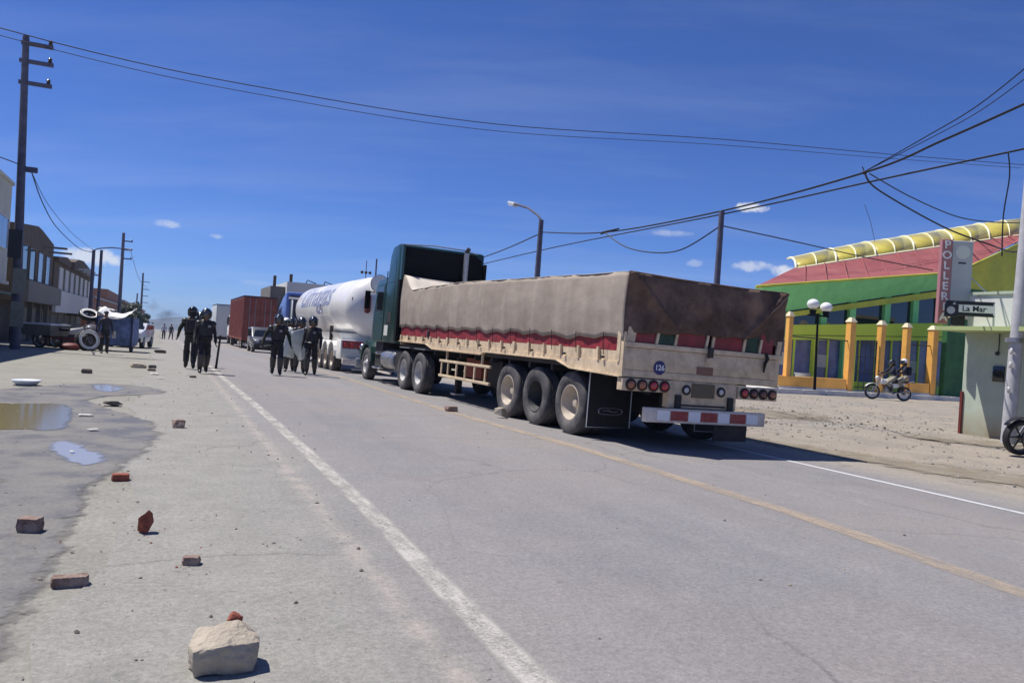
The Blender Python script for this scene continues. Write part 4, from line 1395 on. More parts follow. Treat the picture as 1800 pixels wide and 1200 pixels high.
def person(label, loc, rotz, pose=None, top='uniform_black', legs='uniform_black', hat='helmet_black', vest='vest_black', shield=None, baton=None,
           group=None, scale=1.0, hands='skin', pack=None):
    """faces local -y"""
    T = thing('person', label, 'person', loc, rotz, group)
    T.scale = (scale,) * 3
    J = {
        'pelvis': ((0, 0, 0.96), 0.155, 0.115), 'belly': ((0, -0.005, 1.10), 0.150, 0.110), 'chest': ((0, 0, 1.30), 0.175, 0.120), 'collar': ((0, 0.01, 1.45), 0.105, 0.085),
        'neck': ((0, 0.0, 1.53), 0.055, 0.058), 'jaw': ((0, -0.022, 1.60), 0.062, 0.075), 'head': ((0, -0.005, 1.68), 0.075, 0.092), 'crown': ((0, 0.005, 1.75), 0.05, 0.06),
        'nose': ((0, -0.108, 1.645), 0.013, 0.016),
    }
    for s, k in ((1, 'r'), (-1, 'l')):
        J['shoulder_' + k] = ((s * 0.185, 0.01, 1.425), 0.072, 0.070)
        J['elbow_' + k] = ((s * 0.255, 0.03, 1.16), 0.062, 0.062)
        J['wrist_' + k] = ((s * 0.275, -0.05, 0.93), 0.042, 0.042)
        J['hip_' + k] = ((s * 0.095, 0, 0.90), 0.100, 0.105)
        J['knee_' + k] = ((s * 0.105, -0.02, 0.50), 0.085, 0.088)
        J['ankle_' + k] = ((s * 0.11, 0.03, 0.10), 0.064, 0.068)
        J['toe_' + k] = ((s * 0.12, -0.13, 0.045), 0.045, 0.038)
    if pose:
        for k, v in pose.items():
            J[k] = (v, J[k][1], J[k][2])
    E_ = [('pelvis', 'belly'), ('belly', 'chest'), ('chest', 'collar'), ('collar', 'neck'), ('neck', 'jaw'), ('jaw', 'head'), ('head', 'crown'), ('jaw', 'nose')]
    for k in 'rl':
        E_ += [('collar', 'shoulder_' + k), ('shoulder_' + k, 'elbow_' + k), ('elbow_' + k, 'wrist_' + k), ('pelvis', 'hip_' + k), ('hip_' + k, 'knee_' + k),
               ('knee_' + k, 'ankle_' + k), ('ankle_' + k, 'toe_' + k)]
        # hand: palm and five fingers
        e, w = Vector(J['elbow_' + k][0]), Vector(J['wrist_' + k][0])
        d = (w - e).normalized()
        sdir = Vector((0, -1, 0)) - d * d.dot(Vector((0, -1, 0)))
        if sdir.length < 0.1:
            sdir = Vector((1, 0, 0))
        sdir.normalize()
        cdir = d.cross(sdir) * (-1 if k == 'r' else 1)
        J['palm_' + k] = (w + d * 0.075, 0.036, 0.024)
        E_.append(('wrist_' + k, 'palm_' + k))
        for f, (off, ln) in enumerate(((0.027, 0.060), (0.009, 0.068), (-0.009, 0.063), (-0.026, 0.050))):
            b0 = w + d * 0.115 + sdir * off
            b1 = b0 + d * ln * 0.55 + cdir * 0.008
            b2 = b1 + d * ln * 0.35 + cdir * 0.025
            for q, (nm, p) in enumerate((('a', b0), ('b', b1), ('c', b2))):
                J['finger%d%s_%s' % (f, nm, k)] = (p, 0.0095 - 0.001 * q, 0.0095 - 0.001 * q)
            E_ += [('palm_' + k, 'finger%da_%s' % (f, k)), ('finger%da_%s' % (f, k), 'finger%db_%s' % (f, k)), ('finger%db_%s' % (f, k), 'finger%dc_%s' % (f, k))]
        t0 = w + d * 0.05 + sdir * 0.045
        J['thumb_a_' + k] = (t0, 0.011, 0.011)
        J['thumb_b_' + k] = (t0 + d * 0.045 + sdir * 0.02 + cdir * 0.01, 0.009, 0.009)
        E_ += [('wrist_' + k, 'thumb_a_' + k), ('thumb_a_' + k, 'thumb_b_' + k)]
    J = {k: (tuple(v[0]), v[1], v[2]) for k, v in J.items()}

    def mat_of(n):
        if n.startswith(('palm', 'finger', 'thumb')):
            return 4
        if n in ('neck', 'jaw', 'head', 'crown', 'nose'):
            return 2
        if n.startswith(('hip', 'knee', 'pelvis')):
            return 1
        if n.startswith(('ankle', 'toe')):
            return 3
        return 0
    me = skin_body(J, E_, 'pelvis', [top, legs, 'skin', 'boot_black', 'boot_black' if vest else hands], mat_of)
    me.name = 'body'
    b = bpy.data.objects.new('body', me)
    COL.objects.link(b)
    b.parent = T
    hd = Vector(J['head'][0])
    jw = Vector(J['jaw'][0])
    for s in (-1, 1):
        MB().ball((hd.x + s * 0.032, hd.y - 0.083, hd.z - 0.010), 0.012, 8, 6).build('eye', 'letter_dark', T, smooth=True)
    if hat == 'hair':
        MB().ball((hd.x, hd.y + 0.022, hd.z + 0.035), 0.108, 14, 10, (0.9, 1.0, 0.85), z0=-0.45).build('hair', 'letter_dark', T, smooth=True)
    elif hat == 'cap':
        c = MB().ball((hd.x, hd.y + 0.01, hd.z + 0.035), 0.108, 14, 10, (0.92, 1.02, 0.85), z0=0.0).build('cap', 'uniform_navy', T, smooth=True)
        MB().prism([(hd.x - 0.08, hd.y - 0.07), (hd.x + 0.08, hd.y - 0.07), (hd.x + 0.06, hd.y - 0.19), (hd.x - 0.06, hd.y - 0.19)], 'z', hd.z + 0.03, hd.z + 0.045).build('peak', 'uniform_navy', c)
    elif hat:
        hm = MB().ball((hd.x, hd.y + 0.018, hd.z + 0.022), 0.150, 18, 12, (0.92, 1.04, 0.95), z0=-0.42).build('helmet', hat, T, smooth=True)
        # visor over the face and neck guard
        rows = []
        for k in range(6):
            a = rad(-38 + 13 * k)
            rows.append([(hd.x + 0.150 * sin(rad(t)) * cos(a * 0.6), hd.y + 0.018 - 0.172 * cos(rad(t)) * cos(a * 0.7), hd.z + 0.0 + 0.17 * sin(a)) for t in range(-75, 76, 15)])
        MB().sheet(rows).build('visor', 'visor_clear', hm, smooth=True, thick=0.004)
        MB().sheet([[(hd.x + 0.125 * sin(rad(t)), hd.y + 0.02 + 0.13 * cos(rad(t)), hd.z + zz) for t in range(-80, 81, 20)] for zz in (-0.14, -0.03)]).build('neck_guard', 'vest_black', hm, smooth=True, thick=0.01)
    if vest:
        ch = Vector(J['chest'][0])
        bl = Vector(J['belly'][0])
        prof = []
        rows = []
        for k in range(7):
            v = k / 6
            c = bl.lerp(ch, v * 1.45)
            c.z = bl.z - 0.06 + v * 0.42
            wx = 0.185 + 0.03 * sin(v * pi) - 0.045 * max(0, v - 0.75) * 4
            wy = 0.140 + 0.025 * sin(v * pi)
            rows.append([(c.x + wx * cos(2 * pi * i / 20), c.y + wy * sin(2 * pi * i / 20), c.z) for i in range(21)])
        vs_ = MB().sheet(rows).build('vest', vest, T, smooth=True)
        pv = Vector(J['pelvis'][0])
        MB().lathe([(0.185, -0.03), (0.195, 0.0), (0.185, 0.03)], (pv.x, pv.y, pv.z + 0.05), 'z', 18, closed=True).build('belt', 'boot_black', T, smooth=True)
        MB().box(ch.x - 0.09, ch.x + 0.09, ch.y + 0.150, ch.y + 0.160, ch.z + 0.0, ch.z + 0.05).build('name_patch', 'patch_pale', vs_)
        MB().box(ch.x + 0.03, ch.x + 0.11, ch.y - 0.172, ch.y - 0.160, ch.z + 0.0, ch.z + 0.06).build('chest_patch', 'patch_pale', vs_)
        MB().box(pv.x - 0.23, pv.x - 0.17, pv.y - 0.08, pv.y + 0.06, pv.z - 0.12, pv.z + 0.06).build('pouch', vest, T, bevel=0.01)
        for k in 'rl':
            kn, an = Vector(J['knee_' + k][0]), Vector(J['ankle_' + k][0])
            rows = []
            for q in range(7):
                p = kn.lerp(an, q / 6 * 0.85 - 0.08)
                wr = 0.098 - 0.02 * q / 6
                rows.append([(p.x + wr * sin(rad(t)), p.y - wr * cos(rad(t)), p.z) for t in range(-80, 81, 20)])
            MB().sheet(rows).build('shin_guard', 'guard_grey', T, smooth=True, thick=0.008)
            sh = Vector(J['shoulder_' + k][0])
            el = Vector(J['elbow_' + k][0])
            MB().ball(tuple(sh.lerp(el, 0.12)), 0.092, 12, 8, (1.0, 1.05, 1.1)).build('shoulder_pad', 'guard_grey', T, smooth=True)
    if pack:
        ch = Vector(J['chest'][0])
        MB().box(ch.x - 0.15, ch.x + 0.15, ch.y + 0.12, ch.y + 0.28, ch.z - 0.22, ch.z + 0.16).build('backpack', pack, T, bevel=0.04, smooth=40)
    return T


def place_held(name, label, cat, build, loc, rot, group=None):
    o = build()
    o.name = name
    o.location = loc
    o.rotation_euler = rot
    return tag(o, label, cat, group)


WALK_A = {'knee_r': (0.105, -0.16, 0.53), 'ankle_r': (0.11, -0.14, 0.11), 'toe_r': (0.12, -0.29, 0.05), 'knee_l': (-0.10, 0.05, 0.50), 'ankle_l': (-0.105, 0.24, 0.14), 'toe_l': (-0.11, 0.12, 0.045)}
WALK_B = {'knee_l': (-0.105, -0.14, 0.53), 'ankle_l': (-0.11, -0.10, 0.10), 'toe_l': (-0.12, -0.26, 0.045), 'knee_r': (0.10, 0.03, 0.50), 'ankle_r': (0.105, 0.20, 0.13), 'toe_r': (0.11, 0.08, 0.045)}
ARM_OUT = {'shoulder_l': (-0.20, 0.01, 1.42), 'elbow_l': (-0.36, 0.05, 1.20), 'wrist_l': (-0.43, -0.06, 0.98), 'elbow_r': (0.31, 0.06, 1.18), 'wrist_r': (0.36, -0.10, 0.97)}
ARM_HOLD = {'elbow_r': (0.28, -0.04, 1.17), 'wrist_r': (0.22, -0.27, 1.20), 'elbow_l': (-0.29, 0.05, 1.17), 'wrist_l': (-0.30, -0.12, 0.98)}
ARM_HOLD2 = {'elbow_l': (-0.28, -0.04, 1.17), 'wrist_l': (-0.20, -0.27, 1.18), 'elbow_r': (0.27, 0.04, 1.17), 'wrist_r': (0.24, -0.16, 1.02)}

gc = 'riot police in the middle of the road'
gl = 'riot police on the left edge of the road'


def gp(x, y, dz=0.006):
    return (x, y, gz(x, y) + dz)


# centre group, walking towards the camera (local -y already points to it); rotz turns them to face it
person('riot officer in black with arms swinging wide, leftmost of the central group on the road', gp(3.13, 24.6), rad(-7), {**WALK_A, **ARM_OUT}, group=gc, top='uniform_olive', scale=1.0)
person('riot officer with a pale helmet half hidden behind the leftmost officer of the central group', gp(3.83, 28.2), rad(-5), {**WALK_B}, hat='helmet_white', top='uniform_navy', group=gc, scale=0.99)
person('riot officer carrying the left of the two clear shields', gp(3.86, 27.1), rad(-9), {**WALK_B, **ARM_HOLD}, top='uniform_navy', group=gc, scale=0.99)
person('riot officer carrying the right of the two clear shields', gp(4.10, 26.5), rad(-4), {**WALK_A, **ARM_HOLD2}, group=gc, top='uniform_navy', scale=1.0)
person('riot officer in black at the right end of the central group, nearest the tanker wheels', gp(4.24, 25.2), rad(-16), {**WALK_B}, group=gc, scale=1.01)
# left group, seen from behind
person('tall officer in black with a back pack, left of the pair at left', gp(0.77, 26.1), rad(176), {**WALK_A, **ARM_OUT}, hat='helmet_black', top='uniform_olive', group=gl, scale=1.04, pack='vest_black')
person('stocky helmeted officer in black at right of the pair, holding a long baton', gp(1.07, 24.0), rad(8), {**WALK_B, 'wrist_l': (-0.30, -0.1, 0.95)}, group=gl, scale=1.0)
person('helmeted officer seen just between the two front officers at left', gp(1.08, 27.9), rad(10), {**WALK_A}, group=gl, scale=0.98)


def mk_shield():
    rows = []
    for k in range(9):
        v = k / 8
        hw = 0.27 * (1 if 0.15 < v < 0.85 else 0.80)
        rows.append([(hw * t, 0.10 * t * t, -0.48 + 0.96 * v) for t in (-1, -0.66, -0.33, 0, 0.33, 0.66, 1)])
    return MB().sheet(rows).build('riot_shield', 'shield_clear', None, smooth=True, thick=0.005)


def mk_stick(L=0.9, r=0.016):
    def f():
        return MB().tube([(0, 0, 0), (0, 0, L * 0.2), (0, 0, L)], [r * 1.25, r * 1.1, r], 8).build('baton', 'black_rubber', None, smooth=40)
    return f


zs = gz(4, 26)
place_held('riot_shield', 'clear riot shield tilted in front of the left shield bearer', 'shield', mk_shield, (3.80, 26.62, zs + 0.98), (0, rad(12), rad(-10)), 'clear riot shields')
place_held('riot_shield', 'clear riot shield tilted in front of the right shield bearer', 'shield', mk_shield, (4.06, 26.02, zs + 0.96), (0, rad(-18), rad(6)), 'clear riot shields')
place_held('baton', 'black launcher hanging low from the hand of the leftmost central officer', 'baton', lambda: MB().tube([(0, 0, 0), (0.12, 0, 0.02), (0.3, 0, 0.06), (0.36, 0, 0.06)], [0.03, 0.055, 0.05, 0.03], 8).build('baton', 'black_rubber', None, smooth=40), (2.62, 24.5, gz(2, 24) + 0.80), (0, 0, 0))
place_held('baton', 'long black baton held upright beside the stocky officer at left', 'baton', mk_stick(0.95, 0.028), (1.40, 23.86, gz(1, 24) + 0.16), (0, rad(4), 0))
person('man in dark clothes standing by the blue cargo cart', gp(-2.2, 36.6), rad(20), None, hat='hair', vest=None, top='cloth_dark', legs='uniform_black', scale=0.98)
for i, (x, y, m, lb) in enumerate([(0.0, 97, 'cloth_pale', 'far pedestrian in a pale top, nearest of the distant walkers'), (0.75, 99, 'cloth_dark', 'far pedestrian in dark clothes right of the pale one'),
                                   (-1.15, 92, 'uniform_navy', 'far pedestrian standing next to the distant white car'), (-2.3, 90, 'cloth_dark', 'far pedestrian leftmost of the distant walkers')]):
    person(lb, gp(x, y), rad(30 * i), WALK_A if i % 2 else WALK_B, hat='hair', vest=None, top=m, legs='cloth_dark', group='people far up the street')

# ------------------------------------------------------------------ motorcycles


def ring_tyre(parent, x, y, z, r, w, n=28, rim_m='steel_grey', spokes=True, tyre_m='black_rubber'):
    """wheel in the y-z plane, axle along x"""
    prof = [(r - 0.075, -w * 0.35), (r - 0.03, -w * 0.5), (r, -w * 0.22), (r, w * 0.22), (r - 0.03, w * 0.5), (r - 0.075, w * 0.35)]
    t = MB().lathe(prof, (0, 0, 0), 'x', n, closed=True).build('wheel', tyre_m, parent, smooth=40, loc=(x, y, z))
    MB().lathe([(r - 0.095, -w * 0.3), (r - 0.074, -w * 0.33), (r - 0.074, w * 0.33), (r - 0.095, w * 0.3)], (0, 0, 0), 'x', n, closed=True).build('rim', rim_m, t, smooth=40)
    MB().lathe([(1e-4, -0.06), (0.05, -0.06), (0.05, 0.06), (1e-4, 0.06)], (0, 0, 0), 'x', 12).build('hub', rim_m, t, smooth=40)
    if spokes:
        for i in range(12):
            a = 2 * pi * i / 12
            MB().tube([(0.02 * (-1) ** i, 0.04 * cos(a), 0.04 * sin(a)), (0, (r - 0.08) * cos(a + 0.2), (r - 0.08) * sin(a + 0.2))], 0.004, 4).build('spoke', rim_m, t)
    else:
        for i in range(6):
            a = 2 * pi * i / 6
            MB().tube([(0, 0.04 * cos(a), 0.04 * sin(a)), (0, (r - 0.08) * cos(a), (r - 0.08) * sin(a))], 0.018, 6).build('spoke', rim_m, t)
    return t


def motorcycle(label, loc, rotz, tank='moto_white', spokes=True, lean=0.0, rf=0.33, group=None, rim='steel_grey', tw=0.10):
    """faces local -y, wheelbase 1.36"""
    T = thing('motorcycle', label, 'motorcycle', loc, rotz, group)
    T.rotation_euler = (0, lean, rotz)
    ring_tyre(T, 0, -0.70, rf, rf, tw, spokes=spokes, rim_m=rim)
    ring_tyre(T, 0, 0.66, 0.31, 0.31, 0.12, spokes=spokes, rim_m=rim)
    for s in (-1, 1):
        MB().tube([(s * 0.09, -0.70, rf), (s * 0.09, -0.42, 0.88), (s * 0.09, -0.37, 1.0)], 0.022, 8).build('fork', 'steel_grey', T, smooth=40)
        MB().tube([(s * 0.07, 0.66, 0.31), (s * 0.07, 0.12, 0.38)], 0.025, 6).build('swing_arm', 'moto_black', T)
    MB().tube([(0, -0.40, 0.92), (0, -0.18, 0.45), (0, 0.10, 0.36), (0, 0.25, 0.62), (0, 0.85, 0.82)], 0.03, 8).build('frame', 'moto_red', T, smooth=40)
    MB().box(-0.12, 0.12, -0.20, 0.16, 0.30, 0.58).build('engine', 'steel_grey', T, bevel=0.05, smooth=40)
    MB().hull8([(-0.10, -0.40, 0.68), (0.10, -0.40, 0.68), (0.12, 0.10, 0.68), (-0.12, 0.10, 0.68)], [(-0.12, -0.34, 0.93), (0.12, -0.34, 0.93), (0.08, 0.10, 0.84), (-0.08, 0.10, 0.84)]).build('fuel_tank', tank, T, bevel=0.05, smooth=40)
    MB().hull8([(-0.11, 0.08, 0.74), (0.11, 0.08, 0.74), (0.09, 0.80, 0.80), (-0.09, 0.80, 0.80)], [(-0.12, 0.08, 0.83), (0.12, 0.08, 0.83), (0.10, 0.82, 0.88), (-0.10, 0.82, 0.88)]).build('seat', 'moto_black', T, bevel=0.03, smooth=40)
    for s in (-1, 1):
        MB().hull8([(s * 0.11, 0.15, 0.52), (s * 0.135, 0.15, 0.52), (s * 0.12, 0.60, 0.66), (s * 0.10, 0.60, 0.66)], [(s * 0.11, 0.08, 0.72), (s * 0.135, 0.08, 0.72), (s * 0.12, 0.66, 0.78), (s * 0.10, 0.66, 0.78)]).build('side_panel', tank, T, bevel=0.01)
    rows = []
    for k in range(8):
        a = rad(35 + 14 * k)
        rows.append([(sx * 0.075, -0.70 - (rf + 0.05) * cos(a), rf + (rf + 0.05) * sin(a)) for sx in (-1, -0.5, 0.5, 1)])
    MB().sheet(rows).build('front_fender', tank, T, smooth=True, thick=0.012)
    MB().hull8([(-0.08, 0.78, 0.80), (0.08, 0.78, 0.80), (0.06, 1.05, 0.86), (-0.06, 1.05, 0.86)], [(-0.08, 0.78, 0.83), (0.08, 0.78, 0.83), (0.06, 1.05, 0.89), (-0.06, 1.05, 0.89)]).build('rear_fender', tank, T)
    MB().tube([(-0.36, -0.26, 1.10), (-0.18, -0.38, 1.05), (0.18, -0.38, 1.05), (0.36, -0.26, 1.10)], 0.016, 8).build('handlebar', 'moto_black', T, smooth=40)
    h = MB().ball((0, -0.52, 0.93), 0.10, 12, 8, (1, 0.8, 1)).build('headlight', 'lamp_clear', T, smooth=True)
    MB().tube([(0.12, -0.10, 0.40), (0.14, 0.10, 0.30), (0.15, 0.85, 0.45)], [0.025, 0.03, 0.045], 8).build('exhaust', 'steel_grey', T, smooth=40)
    for s in (-1, 1):
        m_ = MB().ball((s * 0.34, -0.33, 1.24), 0.06, 10, 6, (1, 0.3, 0.7)).build('mirror', 'moto_black', T, smooth=True)
        MB().tube([(s * 0.28, -0.32, 1.08), (s * 0.34, -0.33, 1.22)], 0.007, 5).build('stem', 'moto_black', m_)
    return T


RIDE = {'pelvis': (0, 0.10, 0.98), 'belly': (0, 0.08, 1.12), 'chest': (0, 0.02, 1.32), 'collar': (0, 0.0, 1.46), 'neck': (0, -0.02, 1.53), 'jaw': (0, -0.05, 1.60), 'head': (0, -0.035, 1.68), 'crown': (0, -0.025, 1.75), 'nose': (0, -0.138, 1.645)}
for s, k in ((1, 'r'), (-1, 'l')):
    RIDE['shoulder_' + k] = (s * 0.185, 0.0, 1.43)
    RIDE['elbow_' + k] = (s * 0.30, -0.18, 1.22)
    RIDE['wrist_' + k] = (s * 0.30, -0.36, 1.17)
    RIDE['hip_' + k] = (s * 0.11, 0.06, 0.93)
    RIDE['knee_' + k] = (s * 0.20, -0.28, 0.80)
    RIDE['ankle_' + k] = (s * 0.19, -0.02, 0.42)
    RIDE['toe_' + k] = (s * 0.20, -0.18, 0.37)
mx, my = 31.75, 27.55
mz = gz(31, 27.6) + relief(mx, my)
MROT = math.atan2(0.92, 0.40) + rad(180) + rad(0)
# local -y must point along (-0.9, 0.42)
hd_dir = Vector((-0.90, 0.43))
MROT = math.atan2(hd_dir.y, hd_dir.x) + pi / 2
mb_ = motorcycle('white off-road motorcycle carrying two riders in front of the orange fence', (mx, my, mz), MROT)
mb_.scale = (1.1,) * 3


def on_bike(dy, dz=0.0):
    return (mx - hd_dir.x * dy, my - hd_dir.y * dy, mz + dz)


person('motorcycle driver in a dark jacket, in front on the white motorcycle', on_bike(0.11, 0.02), MROT, RIDE, hat='helmet_black', vest=None, top='uniform_navy', legs='trouser_khaki', scale=1.06)
person('motorcycle passenger with a white helmet and dark backpack behind the driver', on_bike(0.66, 0.09), MROT, {**RIDE, 'wrist_r': (0.2, -0.32, 1.1), 'wrist_l': (-0.2, -0.32, 1.1)}, hat='helmet_white', vest=None, top='uniform_navy', legs='trouser_khaki', scale=1.05, pack='uniform_navy')
pd = Vector((-0.93, 0.36))
motorcycle('black motorcycle parked at the right edge of the picture beside the grey pole', (15.55, 9.66, gz(15, 9.8) + relief(15.5, 9.7) + 0.01), math.atan2(pd.y, pd.x) + pi / 2, tank='moto_black', spokes=False, lean=rad(6), rf=0.335, rim='moto_black', tw=0.15)

# ------------------------------------------------------------------ poles, lamps


def pole(label, base, top, r0, r1, m='concrete_pole', name='utility_pole', arms=(), group=None, n=12):
    T = thing(name, label, 'pole', base, group=group)
    t = Vector(top) - Vector(base)
    MB().tube([(0, 0, -0.1), t * 0.5, t], [r0, (r0 + r1) / 2, r1], n).build('shaft', m, T, smooth=40)
    for (z, x0, x1, ins) in arms:
        p = t * (z / t.z)
        a = MB().box(p.x + x0, p.x + x1, p.y - 0.06, p.y + 0.06, p.z - 0.075, p.z + 0.075).build('crossarm', m, T)
        for xi in ins:
            MB().lathe([(0.05, 0.0), (0.09, 0.04), (0.05, 0.09), (0.09, 0.13), (0.04, 0.20), (1e-4, 0.22)], (p.x + xi, p.y, p.z + 0.076), 'z', 10).build('insulator', 'insulator', a, smooth=40)
    return T, t


gpole = 'poles along the left side of the street'
T, t = pole('tall dark pole with three crossarms at far left, nearest the camera', (-5.36, 36.8, gz(-5, 36.8)), (-5.70, 36.8, 12.25), 0.19, 0.12, 'pole_dark', arms=((12.1, -0.15, 0.95, (0.85,)), (11.4, -0.2, 0.98, (0.85,)), (10.55, -0.2, 0.95, (0.82,))), group=gpole)
box('meter_box', 'letter_dark', T, -0.42, 0.05, -0.35, -0.2, 3.6, 4.7)
box('clamp', 'pole_dark', T, -0.1, 0.36, -0.1, 0.1, 7.05, 7.25)
for zz, m in ((2.2, 'shop_pale'), (0.9, 'shop_pale')):
    box('poster', m, T, -0.20, 0.26, -0.27, -0.255, zz, zz + 1.0)
pole('pole with three crossarms in the middle of the street row, right of the street lamp', (-5.5, 116, gz(-5, 116)), (-5.45, 113, 12.2), 0.26, 0.17, 'pole_dark', arms=((12.1, -0.15, 1.1, (1.0,)), (11.0, -0.15, 1.1, (1.0,)), (9.9, -0.15, 1.1, (1.0,))), group=gpole)
pole('farthest pole with four crossarms on the left side', (-5.5, 217, gz(-5, 217)), (-5.5, 214, 12.6), 0.30, 0.2, 'pole_dark', arms=((12.4, -0.2, 1.6, ()), (10.6, -0.2, 1.6, ()), (9.0, -0.2, 1.4, ()), (7.4, -0.2, 1.4, ())), group=gpole)
pole('plain dark post standing between the street lamp and the middle pole', (-5.5, 79.8, gz(-5, 79)), (-5.5, 79.5, 7.27), 0.16, 0.12, 'pole_dark', group=gpole)
pole('thin short post between the two far crossarm poles', (-6.2, 205, gz(-6, 205)), (-6.2, 205, 7.3), 0.2, 0.15, 'pole_dark', group=gpole)


def street_lamp(label, base, top, arm_end, r0, r1, m='pole_dark'):
    T, t = pole(label, base, top, r0, r1, m, name='street_lamp')
    T['category'] = 'street lamp'
    e = Vector(arm_end) - Vector(base)
    s0 = t * 0.93
    s1 = t + Vector((0, 0, 0.1)) + (e - t) * 0.12
    mid = t.lerp(e, 0.5) + Vector((0, 0, 0.16))
    MB().tube([s0, t + (e - t) * 0.03, s1, mid, e], 0.05, 8).build('arm', m, T, smooth=40)
    d = (e - mid).normalized()
    q = d.to_track_quat('Y', 'Z').to_matrix().to_4x4()
    head = MB().hull8([(-0.16, -0.1, -0.10), (0.16, -0.1, -0.10), (0.10, 0.75, -0.05), (-0.10, 0.75, -0.05)], [(-0.11, -0.1, 0.06), (0.11, -0.1, 0.06), (0.07, 0.75, 0.04), (-0.07, 0.75, 0.04)]).build('lamp_head', 'sign_face', T, bevel=0.03, smooth=40)
    head.matrix_local = Matrix.Translation(e) @ q
    MB().box(-0.12, 0.12, 0.0, 0.55, -0.13, -0.085).build('diffuser', 'lamp_clear', head)
    return T, t


street_lamp('street lamp on a dark pole rising behind the flatbed tarpaulin', (13.95, 29.85, gz(14, 29.8)), (14.0, 29.85, 6.60), (14.0, 32.7, 7.65), 0.15, 0.10)
street_lamp('street lamp with a long arm on the left side of the street', (-5.5, 72, gz(-5, 72)), (-5.5, 71.6, 6.65), (-3.3, 76, 7.3), 0.17, 0.12)
pole('short dark pole behind the rear corner of the flatbed tarpaulin', (13.88, 17.95, gz(14, 18)), (13.90, 17.95, 5.45), 0.105, 0.075, 'pole_dark')
T, t = pole('thick pale grey pole in front of the pale green wall at right', (17.2, 11.70, gz(17, 11.7)), (17.35, 11.6, 8.5), 0.145, 0.115, 'paint_pole')
for zz, a in ((2.05, 0.4), (1.75, 0.2), (1.2, -0.3)):
    MB().ball((-0.155 + 0.02 * a, -0.05, zz), 0.05, 8, 6, (0.5, 0.9, 1.5)).build('taped_bundle', 'paper_white', T, smooth=True)
MB().lathe([(0.175, 2.25), (0.175, 2.35)], (0, 0, 0), 'z', 14).build('band', 'steel_grey', T, smooth=40)
T, t = pole('twin globe lamp post in front of the orange fence', (30.15, 30.62, 0.10), (30.05, 30.62, 3.9), 0.075, 0.05, 'truck_black', name='garden_lamp')
T['category'] = 'lamp post'
MB().box(-0.75, 0.65, -0.03, 0.03, 3.70, 3.78).build('crossbar', 'truck_black', T)
for x in (-0.45, 0.42):
    g = MB().ball((x, 0, 4.30 if x < 0 else 4.20), 0.30, 16, 12, (1, 1, 0.85)).build('globe', 'globe_white', T, smooth=True)
    MB().lathe([(0.14, 3.78), (0.18, 4.0), (0.1, 4.02)], (x, 0, 0), 'z', 12).build('globe_cup', 'truck_black', g)

# ------------------------------------------------------------------ cables


def cable(label, pts, r=0.016, sub=8, name='cable'):
    P = [Vector(p) for p in pts]
    out = []
    for i in range(len(P) - 1):
        p0, p1, p2, p3 = P[max(0, i - 1)], P[i], P[i + 1], P[min(len(P) - 1, i + 2)]
        for k in range(sub):
            f = k / sub
            out.append(0.5 * ((2 * p1) + (-p0 + p2) * f + (2 * p0 - 5 * p1 + 4 * p2 - p3) * f * f + (-p0 + 3 * p1 - 3 * p2 + p3) * f ** 3))
    out.append(P[-1])
    o = MB().tube(out, r, 5).build(name, 'cable_black', None)
    return tag(o, label, 'cable')


hi = [(-20, 33.0, 12.9), (-4.80, 36.55, 12.15), (5.0, 37.9, 12.25), (15.2, 38.0, 12.6), (28.0, 36.8, 13.7), (40.84, 36.68, 14.84), (53.6, 36.56, 16.06)]
cable('upper high-voltage line crossing the whole sky from the tall left pole', hi, 0.022)
cable('lower high-voltage line running just under the one crossing the sky', [(x, y + 0.2, z - 0.16 - 0.14 * abs(sin(i * 0.55))) for i, (x, y, z) in enumerate(hi)], 0.016)
cable('thick upper cable from the lamp pole behind the truck up to the right edge', [(14.05, 29.86, 6.1), (13.99, 24.43, 5.54), (13.9, 17.92, 5.46), (13.47, 12.66, 5.56), (13.22, 10.58, 5.79), (13.35, 8.6, 6.25)], 0.024)
cable('lower cable running along under the thick one above the flatbed', [(13.25, 38, 4.9), (14.6, 29.39, 5.52), (13.95, 17.92, 5.38), (13.75, 12.56, 5.42), (14.11, 9.65, 5.57), (14.53, 8.5, 5.72)], 0.020)
cable('cable descending left from the lamp pole to the cab roof line', [(15.92, 58.5, 5.29), (15.17, 39.2, 5.86), (13.97, 29.89, 6.02)], 0.026)
cable('slack loop hanging between the splice and the short dark pole', [(13.96, 24.46, 5.53), (13.88, 22.85, 4.88), (13.9, 21.19, 4.56), (13.84, 19.59, 4.53), (13.86, 17.96, 5.02)], 0.020)
cable('service wire from the short dark pole to the vertical restaurant sign', [(13.95, 17.9, 5.04), (17.26, 18.64, 5.04), (21.57, 20.03, 5.13), (23.71, 19.1, 4.84)], 0.018)
cable('thick drop wire hanging from the splice past the sign to the grey pole', [(13.47, 12.66, 5.54), (14.17, 12.89, 5.31), (16.62, 13.2, 4.84), (18.0, 13.0, 4.55), (17.8, 12.3, 4.30), (17.28, 11.65, 4.25)], 0.020)
cable('thinner drop wire curving from the splice towards the yellow vault', [(13.56, 12.61, 5.54), (15.23, 12.98, 5.33), (17.1, 13.25, 5.15), (18.79, 13.6, 5.26), (20.56, 13.92, 5.48)], 0.014)
cable('thin wire rising steeply from the splice to the upper right corner', [(13.47, 12.66, 5.58), (13.68, 11.47, 6.06), (13.76, 10.34, 6.48), (13.71, 9.1, 7.1)], 0.012)
cable('second thin wire rising beside the steep one to the upper right corner', [(13.47, 12.66, 5.58), (13.72, 11.43, 6.02), (13.82, 10.30, 6.40), (13.80, 9.0, 7.0)], 0.009)
